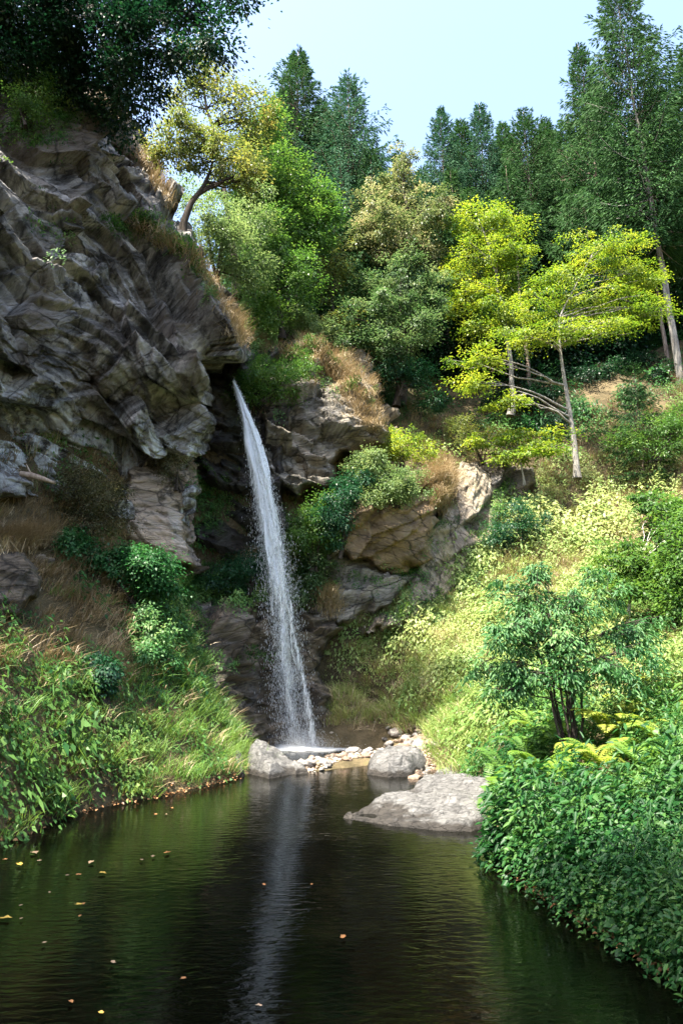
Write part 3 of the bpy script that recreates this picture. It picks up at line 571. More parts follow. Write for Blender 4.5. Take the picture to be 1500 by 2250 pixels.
# rock surface footholds: upward faces of the rock sheets
def rock_spots(V, Fc, nmax, up=.55):
    a = V[Fc[:, 0]]; b = V[Fc[:, 1]]; c = V[Fc[:, 2]]; n = norm(np.cross(b-a, c-a)); n = np.where(n[:, 2:3] < 0, -n, n)
    k = np.where(n[:, 2] > up)[0]
    if not len(k): return np.zeros((0, 3)), np.zeros((0, 3))
    k = rng.choice(k, min(nmax, len(k)), replace=False); return (a[k]+c[k])/2, n[k]
herbsel = rng.uniform(size=len(pts)) < an[:, 2]**1.7*np.where(patch > -.25, .75, .35)
drysel = rng.uniform(size=len(pts)) < an[:, 1]*np.where(patch > .1, .95, .7)
grasel = rng.uniform(size=len(pts)) < an[:, 0]*.85
near = (pts[:, 1] < 12.5) & (pts[:, 0] > 0)
EL = lambda p: rng.uniform(.75, 1.35, len(p))
tl = [herb_tpl(80, .42, .30, .07, .045) for _ in range(5)]+[herb_tpl(45, .62, .22, .10, .035) for _ in range(3)]+[herb_tpl(110, .3, .34, .05, .035) for _ in range(3)]+[herb_tpl(50, .4, .3, .085, .06)]
tn = [herb_tpl(190, .7, .42, .07, .045) for _ in range(4)]+[herb_tpl(120, .85, .36, .09, .04) for _ in range(4)]+[herb_tpl(240, .6, .45, .05, .036) for _ in range(3)]+[herb_tpl(60, 1.15, .2, .10, .03) for _ in range(3)]+[herb_tpl(70, .6, .4, .12, .085) for _ in range(2)]
h = herbsel & ~near; hs = np.clip(1.0+1.1*fbm(pts[:, :3]*[.9, .9, 0]+3, 3, 91), .5, 1.9)
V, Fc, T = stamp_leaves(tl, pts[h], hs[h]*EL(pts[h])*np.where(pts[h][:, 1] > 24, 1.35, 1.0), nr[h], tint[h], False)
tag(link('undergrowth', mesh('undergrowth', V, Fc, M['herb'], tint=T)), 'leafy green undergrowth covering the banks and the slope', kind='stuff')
h = herbsel & near; ov = []                                            # plants leaning out over the water's edge
for pl, k in [([(1110, 1885), (1140, 1915), (1200, 1958), (1330, 2045), (1500, 2150), (1640, 2260)], 230)]:
    pl = np.array(pl, float); u_ = rng.uniform(0, len(pl)-1.001, k); i_ = u_.astype(int); f_ = (u_-i_)[:, None]; q = pl[i_]*(1-f_)+pl[i_+1]*f_; q[:, 0] += rng.normal(14, 22, k); q[:, 1] -= np.abs(rng.normal(0, 12, k)); ov += [G0(*z) for z in q]
ov = np.array(ov); ov[:, 2] = np.maximum(ground(ov[:, 0], ov[:, 1]), 0)-.05
V, Fc, T = stamp_leaves(tn, ov, rng.uniform(.6, .95, len(ov)), norm(np.array([[-.35, -.2, 1.]]*len(ov))), np.clip(rng.normal(.15, .1, len(ov)), 0, 1), True)
tag(link('overhanging_plants', mesh('overhanging_plants', V, Fc, M['herb'], tint=T)), 'leafy stems leaning out over the water along the right bank', kind='stuff')
lowk = 1-.6*np.exp(-((pts[:, 0]-3.6)/1.3)**2-((pts[:, 1]-10.9)/.9)**2)
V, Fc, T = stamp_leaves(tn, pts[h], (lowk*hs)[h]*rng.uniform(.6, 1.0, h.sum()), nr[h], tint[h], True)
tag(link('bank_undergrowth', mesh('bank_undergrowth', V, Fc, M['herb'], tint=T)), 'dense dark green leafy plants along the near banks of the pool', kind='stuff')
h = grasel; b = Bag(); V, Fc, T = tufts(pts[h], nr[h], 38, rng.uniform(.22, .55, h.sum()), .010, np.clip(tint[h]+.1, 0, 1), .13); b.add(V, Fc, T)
tag(link('grass', b.build('grass', M['grass'])), 'green grass tufts on both banks', kind='stuff')
h = drysel; b = Bag(); V, Fc, T = tufts(pts[h], nr[h], 34, rng.uniform(.25, .6, h.sum()), .012, tint[h], .14, .8); b.add(V, Fc, T)
# rim of dry grass hanging over the cliff edge and rock tops
def rim(polyline, n, jx=10, jy=12):
    pl = np.array(polyline, float); s = np.linspace(0, len(pl)-1.001, n); i = s.astype(int); f = (s-i)[:, None]
    q = pl[i]*(1-f)+pl[i+1]*f; q[:, 0] += rng.normal(0, jx, n); q[:, 1] += rng.normal(0, jy, n)
    o = []; m = []
    for x, y in q:
        r = hit(x, y)
        if r is not None: o.append(r[0]); m.append(r[1] if r[1][2] > 0 else -r[1])
    return np.array(o), norm(np.array(m)+[0, -.3, .2])
for pl, n, L_, jy in [([(300, 340), (350, 400), (385, 470)], 70, .4, 6), ([(290, 500), (350, 530), (410, 560), (470, 640), (515, 700)], 150, .42, 6), ([(515, 690), (524, 760)], 60, .5, 8),
                  ([(690, 770), (740, 800), (790, 870), (830, 920)], 420, .45, 35), ([(540, 740), (620, 760), (700, 760)], 120, .4, 20), ([(930, 1040), (980, 1060), (960, 1110)], 260, .7, 22),
                  ([(690, 1310), (740, 1330)], 120, .6, 16), ([(0, 1200), (90, 1190)], 120, .6, 8), ([(520, 1250), (560, 1230)], 50, .5, 10), ([(200, 225), (260, 262)], 40, .4, 8)]:
    q, m = rim(pl, n, 8, jy); V, Fc, T = tufts(q, m, 24, np.full(len(q), L_), .014, rng.uniform(.2, .8, len(q)), .12, 1.0); b.add(V, Fc, T)
tag(link('dry_grass', b.build('dry_grass', M['dry'])), 'dry brown grass on the banks and hanging over the rock edges', kind='stuff')
# small plants growing on the rock faces
rp = []; rn = []; rt = []
for pl, n, jx, jy in [([(380, 1300), (600, 1290)], 260, 20, 26), ([(420, 1430), (470, 1560)], 50, 25, 50), ([(520, 1480), (580, 1460)], 14, 15, 12), ([(240, 500), (340, 520)], 60, 25, 14), ([(440, 1080), (500, 1130)], 60, 20, 30), ([(540, 820), (640, 850)], 120, 25, 25), ([(600, 1250), (700, 1280)], 120, 25, 30), ([(640, 800), (690, 790)], 60, 10, 20), ([(320, 1300), (420, 1400)], 120, 20, 30), ([(760, 1290), (900, 1270)], 20, 20, 20), ([(30, 300), (120, 260)], 120, 40, 30), ([(290, 500), (350, 530), (410, 565), (470, 660)], 120, 10, 10), ([(600, 790), (700, 780), (790, 870)], 110, 20, 25), ([(930, 1050), (970, 1080)], 30, 15, 15), ([(1110, 1080), (1080, 1190), (1030, 1280), (950, 1360), (850, 1385)], 260, 16, 16), ([(1000, 1100), (930, 1250), (880, 1330)], 40, 20, 20), ([(80, 440), (130, 560)], 12, 20, 30)]:
    q, m = rim(pl, n, jx, jy); rp.append(q); rn.append(m); rt.append(np.clip(rng.normal(.4, .15, len(q)), 0, 1))
rp = np.concatenate(rp); rn = np.concatenate(rn); rn[:, 2] = np.maximum(rn[:, 2], .5); rt = np.concatenate(rt)
V, Fc, T = stamp_leaves(tl, rp, rng.uniform(.5, 1.0, len(rp)), norm(rn), rt, False)
tag(link('rock_plants', mesh('rock_plants', V, Fc, M['herb'], tint=T)), 'small leafy plants rooted in the ledges of the rock faces', kind='stuff')

# ------------------------------------------------------------------ trees and shrubs
def crown_leaves(bag, blobs, nclump, per, cr, flat, L, W, hi=False, edge=.45, droop=.25, level=1.0, sat=True):
    """blobs: (centre xyz, radii xyz); leaves gathered in clumps filling the blobs' outer volume. returns clump centres"""
    if sat:
        ex = []
        for c_0, r_0 in blobs:
            for _ in range(5):
                u_ = unit(1)[0]; f_ = rng.uniform(.22, .5); ex.append((c_0+u_*r_0*rng.uniform(.85, 1.25), r_0*f_))
        blobs = list(blobs)+ex
    vol = np.array([b[1][0]*b[1][2] for b in blobs]); k = rng.choice(len(blobs), nclump, p=vol/vol.sum())
    c0 = np.array([b[0] for b in blobs])[k]; rr = np.array([b[1] for b in blobs])[k]
    cen = c0+unit(nclump)*(rng.uniform(0, 1, nclump)**edge)[:, None]*rr
    cs = cr*rng.uniform(.4, 1.45, nclump)
    idx = np.repeat(np.arange(nclump), rng.poisson(per, nclump)); m = len(idx)
    off = rng.normal(0, .5, (m, 3))*[1, 1, flat]*cs[idx][:, None]
    out = norm(cen-c0+1e-3)
    pos = cen[idx]+off; pos[:, 2] -= droop*(off[:, 0]**2+off[:, 1]**2)/cs[idx]
    ax = norm(off*[1, 1, .4]+.6*out[idx]*cs[idx][:, None]+rng.normal(0, .35, (m, 3))*cs[idx][:, None]-[0, 0, .15])
    nn = norm(np.array([0, 0, level])+.55*unit(m)+.35*out[idx])
    V, Fc, ns = leaves(pos, ax, nn, L*rng.uniform(.65, 1.25, m), W*rng.uniform(.7, 1.2, m), hi)
    bag.add(V, Fc, np.repeat(rng.uniform(0, 1, nclump)[idx], ns)); return cen
def blob(px, py, D, rpx, rpy, rd=None):
    c = P(px, py, D); s = D/F/ (cp)*1.0
    rx = rpx*s*1.05; rz = rpy*s*1.05; return (c, np.array([rx, (rx+rz)/2 if rd is None else rd, rz]))
def make_tree(name, label, cat, base, blobs, leafm, barkm, nclump, per, cr, L, W, flat=.5, tr=.12, top=None, path=None, nlimb=14, hi=False, group=None, sink=.3, edge=.45, stems=1, level=1.0, droop=.25, twigs=True, lf=.25):
    """base (px,py,D) or xyz. tree > trunk, crown"""
    base = np.array(base, float) if len(base) == 3 and abs(base[0]) < 40 and base[1] < 60 and name.endswith('!') else P(*base)
    name = name.rstrip('!')
    bl = [blob(*b) for b in blobs]; cb = Bag(); cen = crown_leaves(cb, bl, nclump, per, cr, flat, L, W, hi, edge, droop, level)
    allc = np.array([b[0] for b in bl]); topc = allc[np.argmax(allc[:, 2])] if top is None else P(*top)
    tb = Bag(); b0 = base-np.array([0, 0, sink])
    paths = []
    if path is not None:
        pth = np.array([P(*q) for q in path]); pth = np.concatenate([[b0], pth]); s = np.linspace(0, len(pth)-1, 6*len(pth))
        pth = np.stack([np.interp(s, np.arange(len(pth)), pth[:, i]) for i in range(3)], -1)
        for _ in range(2): pth[1:-1] = (pth[:-2]+pth[1:-1]*2+pth[2:])/4
        paths.append(pth)
    else:
        for k in range(stems):
            tgt = topc if stems == 1 else cen[rng.integers(len(cen))]*.5+topc*.5
            off = 0 if stems == 1 else rng.normal(0, .07, 3)*[1, 1, 0]
            paths.append(bez(b0+off, tgt, rng.normal(0, .04, 3)*np.linalg.norm(tgt-base)*[1, 1, .2]+([0, 0, 0] if stems == 1 else (topc-b0)*.12), 14, .01*np.linalg.norm(tgt-base)*.5))
    for p_ in paths:
        n = len(p_); tb.add(*tube(p_, tr*(1-.85*np.linspace(0, 1, n))*(1+.5*np.exp(-np.linspace(0, 1, n)*18)), 8))
    sel = cen[rng.choice(len(cen), min(nlimb, len(cen)), replace=False)]
    for c in sel:
        p_ = paths[rng.integers(len(paths))]; n = len(p_)
        ok = np.where(p_[:, 2] < c[2]-.15*np.linalg.norm(p_-c, axis=1))[0]; i = ok[np.argmin(np.linalg.norm(p_[ok]-c, axis=1))] if len(ok) else n//2
        i = int(max(i, n*lf)); i = min(i, n-2); r0 = tr*(1-.85*i/(n-1))*.6; dist = np.linalg.norm(c-p_[i])
        q = bez(p_[i], c, np.array([0, 0, .12*dist])+rng.normal(0, .06, 3)*dist, 8, .015*dist); tb.add(*tube(q, np.linspace(r0, r0*.18+.004, 8), 5))
        if twigs:
            nb = cen[np.argsort(np.linalg.norm(cen-c, axis=1))[1:5]]
            for e in nb: tb.add(*tube(bez(q[5], e, (0, 0, .05), 5), np.linspace(r0*.3+.003, .004, 5), 4))
    root = bpy.data.objects.new(name, None); C.objects.link(root); root.location = base; root.empty_display_size = .3
    tag(root, label, cat, group)
    link('trunk' if stems == 1 else 'stems', tb.build('trunk', barkm, True, base), root)
    link('crown', cb.build('crown', leafm, False, base), root)
    return root
def make_spruce(label, base, top, Rm, start, leafm=None, dens=1.0, droop=.35, group='spruces along the ridge', lean=None, name='spruce_tree', cat='tree', twig=.42, bark=None, thick=.009):
    """base xyz, top xyz; Rm widest branch length; start = fraction of the stem bare"""
    base = np.array(base, float); top = np.array(top, float); H = top[2]-base[2]
    tb = Bag(); n = 18; t = np.linspace(0, 1, n); ctr = base+(top-base)*t[:, None]; ctr[1:-1, :2] += rng.normal(0, .03, (n-2, 2)); ctr[0, 2] -= .5
    tr = H*thick; tb.add(*tube(ctr, tr*(1-.93*t), 8))
    cb = Bag(); zs = start; P0 = []; AX = []; NR = []; LL = []
    while zs < .99:
        f = (zs-start)/(1-start); nb = rng.integers(6, 9)
        rl = (Rm*((1-f)**.85)*min(1, .5+f*2.2)+.10)*rng.uniform(.72, 1.18); a0 = rng.uniform(0, 6.28)
        for a in a0+np.arange(nb)*2*math.pi/nb+rng.normal(0, .25, nb):
            l = rl*rng.uniform(.7, 1.15); o = base+(top-base)*(zs+rng.uniform(-.004, .004)); d = np.array([math.cos(a), math.sin(a), 0.])
            dr = droop*(1-f)**.6*l*rng.uniform(.7, 1.3); m = max(5, int(l*5)); s = np.linspace(.04, 1, m)
            pt = o+d*(l*s)[:, None]+np.stack([0*s, 0*s, .75*f*l*s-dr*1.7*s+dr*1.1*s**2.6], -1)
            if l > .5: q_ = pt[::max(1, m//4)]; tb.add(*tube(q_, np.linspace(.010+.008*l, .005, len(q_)), 3, False))
            k = int(l*46*dens)+8; u = rng.uniform(.05, 1.0, k)**.8; ps = np.stack([np.interp(u, s, pt[:, i]) for i in range(3)], -1)
            sd = np.cross(d, [0, 0, 1.]); side = rng.choice([-1, 1], k)[:, None]; lat = (rng.uniform(0, 1, k)**1.3*(.12+.42*(1-u))*min(l, 2.2))[:, None]
            ps = ps+sd*side*lat+d*lat*.35-np.array([0, 0, 1.])*lat*rng.uniform(.1, .5, k)[:, None]
            ax = d*rng.uniform(.5, 1.1, k)[:, None]+sd*side*rng.uniform(.2, .9, k)[:, None]+np.array([0, 0, 1.])*rng.normal(-.5 if f < .8 else .3, .3, k)[:, None]
            P0.append(ps); AX.append(ax); NR.append(np.array([0, 0, 1.])+.5*unit(k)); LL.append(twig*rng.uniform(.5, 1.2, k)*(1-.4*f))
        zs += rng.uniform(.36, .62)/H*(1.2-.55*f)
    P0 = np.concatenate(P0); AX = np.concatenate(AX); NR = norm(np.concatenate(NR)); LL = np.concatenate(LL)
    V, Fc, _ = leaves(P0, AX, NR, LL, LL*.17, False, .3); cb.add(V, Fc)
    V, Fc, _ = leaves(P0, AX+[0, 0, -.25], np.cross(norm(AX), NR), LL*.9, LL*.16, False, .2); cb.add(V, Fc)
    root = bpy.data.objects.new(name, None); C.objects.link(root); root.location = base; tag(root, label, cat, group)
    link('trunk', tb.build('trunk', bark or M['bark_spruce'], True, base), root); link('crown', cb.build('crown', leafm or M['spruce'], False, base), root)
    return root
def spruce_at(px, D, apex, Rm, start, label, tilt=0, **k):
    top = P(px, apex, D); bx = top[0]+tilt; bz = float(ground(np.array([bx]), np.array([float(D)]))[0]); return make_spruce(label, (bx, D, bz-.1), top, Rm*1.5, start*.6, **k)
spruce_at(655, 36, 110, 4.2, .12, 'tall spruce with rounded top left of the sky gap, behind the leafy trees', dens=1.1)
spruce_at(765, 35, 168, 4.2, .1, 'spruce with wide spread drooping boughs at the left side of the sky gap', leafm=M['spruce_blue'])
spruce_at(590, 43, 235, 3.2, .12, 'shorter spruce partly hidden behind the yellowish tree above the cliff')
spruce_at(706, 42, 215, 3.2, .12, 'slim spruce squeezed between the two tall spruces left of the sky gap')
spruce_at(968, 44, 236, 3.1, .2, 'leftmost blue green spruce of the row right of the sky gap', leafm=M['spruce_blue'])
spruce_at(1052, 46, 226, 3.2, .2, 'thin topped spruce second from left in the row right of the sky gap', leafm=M['spruce_blue'])
spruce_at(1148, 41, 238, 3.4, .22, 'full green spruce third in the row, above the yellow green tree', tilt=.5)
spruce_at(1236, 43, 262, 3.2, .22, 'short spruce just left of the tallest spruce', tilt=.5)
spruce_at(1268, 38, 95, 2.5, .3, 'narrow spruce leaning against the left side of the tallest spruce', tilt=.9)
spruce_at(1345, 31, -60, 3.2, .5, 'tallest spruce at the right with bare pale lower trunk', tilt=1.3, dens=1.0, bark=M['bark_grey'], thick=.0075)
spruce_at(1500, 35, 105, 3.2, .3, 'dark spruce cut by the right edge of the picture', tilt=.9)
spruce_at(1425, 42, 190, 2.8, .25, 'spruce behind the tallest spruce, filling the gap at the right', tilt=.6)
spruce_at(900, 47, 420, 3.0, .2, 'low spruce behind the pale seeded tree')
spruce_at(1100, 47, 330, 3.2, .2, 'lower spruce between the second and third spruce of the row')
spruce_at(735, 31, 470, 2.4, .12, 'dark narrow spruce standing among the leafy trees left of centre', dens=1.2)
spruce_at(655, 32, 440, 2.2, .1, 'dark green spruce behind the light bushes above the falls')
spruce_at(1390, 27, 800, 1.5, .05, 'small spruce sapling on the slope at the right below the trunks', twig=.25, group='spruce saplings', tilt=0)
for px, D, ap, lab in [(1010, 47, 262, 'slim spruce wedged between the first and second spruce of the row'), (1102, 48, 268, 'slim spruce wedged between the second and third spruce of the row'), (1195, 46, 262, 'slim spruce between the third spruce and the short spruce'), (1300, 44, 180, 'spruce peeping between the narrow leaning spruce and the tallest spruce'), (1395, 46, 250, 'half hidden spruce right behind the tallest spruce'), (628, 45, 190, 'spruce shoulder to shoulder with the rounded left spruce'), (812, 44, 330, 'small spruce under the outer boughs of the wide spruce'), (735, 41, 240, 'spruce just left of the wide drooping spruce'), (925, 50, 370, 'far spruce just right of the pale seeded tree'), (1120, 50, 300, 'far spruce in the notch between the second and third spruce of the row'), (1205, 49, 285, 'far spruce in the notch left of the short spruce'), (800, 48, 330, 'far spruce below the right flank of the wide spruce'), (1000, 54, 330, 'far spruce filling the gap behind the first and second spruce of the row'), (1190, 53, 320, 'far spruce filling the gap behind the third spruce of the row'), (1310, 52, 300, 'far spruce behind the narrow leaning spruce'), (1400, 55, 330, 'far spruce low behind the tallest spruce'), (1480, 50, 300, 'far spruce low behind the spruce at the right edge'), (1080, 56, 420, 'lowest far spruce behind the yellow green crown'), (940, 55, 400, 'far spruce beside the pale seeded tree'), (560, 50, 330, 'far spruce left behind the yellowish tree'), (850, 56, 440, 'far spruce low in the middle behind the pale seeded tree')]:
    spruce_at(px, D, ap, 4.2, .05, lab, dens=.9, twig=.5)
# thin forest stems on the ridge
stems = [(840, 33), (905, 34), (985, 36), (1020, 38), (1062, 37), (1105, 37), (1150, 33), (1172, 39), (1290, 37), (1318, 35), (1345, 39), (1372, 37), (1448, 33), (1470, 35)]
for i, (px, D) in enumerate(stems):
    bz = float(ground(np.array([(px-750)/F*D*1.07]), np.array([float(D)]))[0]); x = (px-750)/F*D*1.1
    bl = P(px-25, 470+rng.uniform(-40, 60), D)
    root = make_spruce('thin dark forest stem with sparse high boughs on the shaded ridge', (x, D, bz), (x-.6, D, bl[2]+3), 1.6, .62, group='thin stems in the shaded forest', name='forest_tree', bark=M['bark_dark'] if i % 3 else M['bark_spruce'], dens=.9)

B = M['bark_dark']; GR = M['bark_grey']
make_tree('broadleaf_tree', 'dark leafy tree with pale trunk on the cliff top, overhanging the top left corner', 'tree', (84, 225, 16.6),
          [(60, 40, 14.5, 130, 100), (0, 100, 14.6, 90, 80), (220, 60, 14.5, 130, 100), (330, 110, 14.5, 90, 90), (420, 20, 14.5, 90, 60), (470, 90, 14, 50, 60), (300, 200, 15, 60, 60), (180, 190, 15.5, 90, 60), (530, 5, 14, 45, 22), (120, -120, 14.5, 260, 110), (380, -110, 14.5, 160, 90), (-80, 60, 14.5, 140, 160), (240, 235, 15.6, 60, 60), (20, 130, 14.2, 80, 50), (150, 130, 15, 90, 60)],
          M['shade_leaf'], M['bark_pale'], 1000, 64, .42, .11, .065, tr=.19, path=[(93, 165, 16.4), (108, 90, 16.2), (150, -30, 15.6), (240, -160, 15)], nlimb=30, lf=.6, sink=1)  # crown shade is carried by the darkened leaf colour
make_tree('broadleaf_tree', 'small olive tree with dark curved trunk leaning out from the cliff rim', 'tree', (402, 530, 19.6),
          [(440, 320, 19.8, 85, 50), (500, 350, 19.8, 70, 55), (395, 300, 20, 60, 40), (345, 330, 20.2, 45, 40), (540, 385, 19.6, 40, 35), (470, 290, 20, 70, 28)],
          M['olive_leaf'], B, 230, 42, .34, .10, .06, tr=.15, path=[(403, 490, 19.6), (420, 445, 19.7), (445, 415, 19.8), (465, 370, 19.8), (470, 320, 19.8)], nlimb=36)
make_tree('broadleaf_tree', 'yellowish thin crowned tree rising above the curved tree', 'tree', (520, 640, 25),
          [(450, 140, 25, 55, 50), (500, 200, 25, 70, 60), (560, 260, 25, 55, 55), (410, 200, 25.5, 45, 60), (520, 330, 25, 60, 60), (420, 110, 25, 40, 25)],
          M['olive_leaf'], B, 210, 42, .5, .13, .08, tr=.16, nlimb=22)
make_tree('broadleaf_tree', 'bright green leafy tree in front of the left spruces', 'tree', (640, 740, 27),
          [(580, 290, 27.5, 40, 50), (620, 370, 27, 55, 50), (600, 430, 27, 60, 50), (690, 440, 27.5, 50, 50), (560, 420, 26.5, 50, 50), (660, 490, 27, 60, 60)],
          M['mid_leaf'], B, 420, 48, .5, .14, .085, tr=.18)
make_tree('leafy_shrub', 'pale green bush right behind the curved tree on the rim', 'shrub', (480, 640, 23.5),
          [(460, 470, 23, 60, 60), (500, 540, 23, 70, 60), (430, 430, 23.5, 40, 50), (560, 480, 24, 60, 60), (540, 600, 23.5, 60, 50)], M['light_leaf'], B, 330, 44, .4, .10, .06, tr=.08, stems=3)
make_tree('broadleaf_tree', 'round mid green tree above the top of the falls', 'tree', (620, 730, 25.5),
          [(590, 560, 25.5, 65, 70), (650, 620, 25.5, 60, 60), (560, 660, 25, 40, 45), (620, 500, 26, 50, 50), (600, 690, 25, 50, 30)], M['mid_leaf'], B, 330, 46, .42, .12, .07, tr=.12)
make_tree('broadleaf_tree', 'ochre tinged slim tree between the dark spruces left of centre', 'tree', (735, 770, 28.5),
          [(740, 560, 28.5, 35, 60), (730, 640, 28.5, 45, 60), (760, 700, 28, 40, 40), (700, 700, 28, 40, 40)], M['olive_leaf'], B, 120, 40, .42, .12, .07, tr=.08)
make_tree('broadleaf_tree', 'large tree with pale tan seed clusters in the middle of the wood', 'tree', (880, 880, 30),
          [(882, 350, 31, 24, 34), (870, 410, 31, 50, 50), (820, 460, 30.5, 55, 50), (930, 460, 30.5, 50, 60), (860, 520, 30, 75, 60), (940, 540, 30.5, 40, 60), (800, 530, 30.5, 40, 50)], M['pale_tan'], B, 400, 50, .38, .14, .08, tr=.2, nlimb=26)
make_tree('broadleaf_tree', 'grey green drooping tree below the pale tan crown', 'tree', (870, 880, 28.5),
          [(880, 620, 28.5, 75, 70), (830, 690, 28, 60, 50), (920, 690, 28.5, 60, 55), (870, 760, 28, 90, 45), (960, 640, 29, 35, 50), (780, 740, 27.5, 50, 40)], M['grey_green'], B, 420, 48, .36, .13, .07, tr=.14)
make_tree('beech_tree', 'bright yellow green tree with a dense rounded crown right of centre', 'tree', (1120, 900, 30),
          [(1050, 480, 30, 70, 35), (1110, 500, 30, 50, 40), (1060, 560, 30, 80, 45), (1120, 600, 30, 50, 45), (1040, 650, 29.5, 55, 35), (1110, 680, 29.5, 60, 35), (1010, 600, 30, 30, 30), (1050, 720, 29.5, 50, 26)], M['yellow_green'], GR, 380, 60, .46, .115, .07, flat=.35, tr=.14, group='yellow green beeches')
make_tree('beech_tree', 'spreading tree with flat yellow green layers around a slender grey trunk', 'tree', (1266, 1035, 26.5),
          [(1330, 540, 26.5, 100, 26), (1400, 600, 26.5, 70, 30), (1250, 600, 26.5, 60, 26), (1180, 670, 26, 60, 26), (1300, 650, 26.5, 110, 28), (1400, 690, 26.5, 80, 22), (1150, 740, 26, 60, 30), (1060, 790, 25.5, 60, 24), (1240, 730, 26, 80, 26), (1050, 840, 25.5, 50, 18), (1330, 720, 26, 80, 20), (1110, 880, 25.5, 50, 20)],
          M['yellow_green'], GR, 520, 52, .44, .10, .06, flat=.22, tr=.13, path=[(1262, 980, 26.5), (1245, 870, 26.5), (1232, 790, 26.5), (1225, 700, 26.5), (1300, 560, 26.5)], nlimb=36, group='yellow green beeches', edge=.6)
make_tree('beech_tree', 'low young beech with flat yellow green sprays left of the slender grey trunk', 'tree', (1150, 1050, 26.3),
          [(1180, 980, 26, 60, 16), (1110, 1005, 26, 50, 16), (1060, 965, 26.2, 45, 14), (1200, 955, 26, 50, 12), (1130, 950, 26.2, 40, 14)], M['yellow_green'], GR, 110, 40, .42, .12, .07, flat=.22, tr=.05, group='yellow green beeches')
for q_, lab in [((960, 800, 38), 'behind the grey green tree'), ((1060, 790, 40), 'behind the dense yellow green tree'), ((1160, 760, 41), 'between the two yellow green trees'), ((1270, 760, 41), 'behind the spreading beech'), ((1370, 750, 41), 'left of the tallest spruce trunk'), ((1470, 740, 40), 'right of the tallest spruce trunk'), ((1010, 850, 33.5), 'just left of the dense yellow green tree'), ((1130, 850, 34), 'under the dense yellow green tree'), ((1230, 830, 34.5), 'just behind the slender grey trunk'), ((1340, 810, 35), 'between the slender grey trunk and the tallest spruce')]:
    a_, b_, D_ = q_
    make_tree('understory_tree', 'dark bushy tree in the forest shade '+lab, 'tree', (a_, b_+20, D_), [(a_-20, b_-60, D_, 60, 50), (a_+30, b_-90, D_, 60, 60), (a_, b_-160, D_, 70, 60), (a_+10, b_-20, D_, 60, 30)], M['shade_leaf'], B, 210, 42, .7, .20, .12, tr=.12, group='dark trees in the forest shade', twigs=False)  # forest shade painted in through the darkened leaves
# pale trunk standing in front of the tall spruce at the right edge
make_tree('broadleaf_tree', 'small tree with white trunk on the sunny slope near the right edge', 'tree', (1377, 1425, 16.6),
          [(1350, 1240, 17, 50, 36), (1430, 1250, 17, 60, 40), (1470, 1170, 17.5, 50, 50), (1380, 1290, 16.8, 80, 16), (1500, 1270, 17, 50, 36), (1440, 1110, 17.6, 40, 30)], M['mid_leaf'], M['bark_pale'], 260, 55, .3, .10, .06, tr=.075, path=[(1378, 1380, 16.7), (1382, 1320, 16.8), (1400, 1230, 17)], nlimb=20, flat=.3)
make_tree('elder_shrub', 'large many stemmed elder shrub with green leaves on the near right slope', 'shrub', (1262, 1680, 11.3),
          [(1220, 1400, 11.3, 120, 70), (1130, 1470, 11.2, 80, 45), (1330, 1450, 11.2, 100, 55), (1250, 1320, 11.5, 100, 50), (1150, 1320, 11.6, 75, 40), (1390, 1390, 11.6, 60, 55), (1230, 1490, 11, 120, 30), (1100, 1540, 11, 40, 26), (1140, 1390, 11.4, 80, 50), (1170, 1262, 11.6, 30, 26), (1300, 1265, 11.6, 40, 24), (1110, 1270, 11.7, 24, 18)],
          M['elder'], B, 330, 44, .19, .085, .034, tr=.03, stems=10, nlimb=80, hi=True, flat=.4, droop=.7, edge=.8)
# unseen trees added out of view to shade the near bank and pool
for i, (x, y, z, h) in enumerate([(-9.5, .5, 12, 11), (-7.5, -3.5, 11, 14.5), (-4.5, -6, 8, 18), (-1.5, -8, 6, 19)]):
    q = lambda dx, dy, dz: (np.array([x+dx, y+dy, z+dz]), np.array([3.2, 2.4, 3.0]))
    cb = Bag(); cen = crown_leaves(cb, [q(0, 0, h-3), q(1.6, .5, h-5), q(-1, -1, h), q(1.2, -.6, h-1)], 420, 42, .6, .5, .16, .1)
    tb = Bag(); tb.add(*tube(bez((x, y, z-2), (x+.3, y, z+h), (.3, 0, 0), 10), np.linspace(.25, .05, 10), 8))
    for c in cen[:16]: tb.add(*tube(bez((x+.15, y, z+h*rng.uniform(.3, .7)), c, (0, 0, .5), 6), np.linspace(.08, .01, 6), 5))
    root = bpy.data.objects.new('broadleaf_tree', None); C.objects.link(root); root.location = (x, y, z-1)
    tag(root, 'unseen leafy tree added out of view to shade the near pool', 'tree', 'unseen trees added for shade')
    link('trunk', tb.build('trunk', M['bark_dark'], True, (x, y, z-1)), root); link('crown', cb.build('crown', M['dark_leaf'], False, (x, y, z-1)), root)
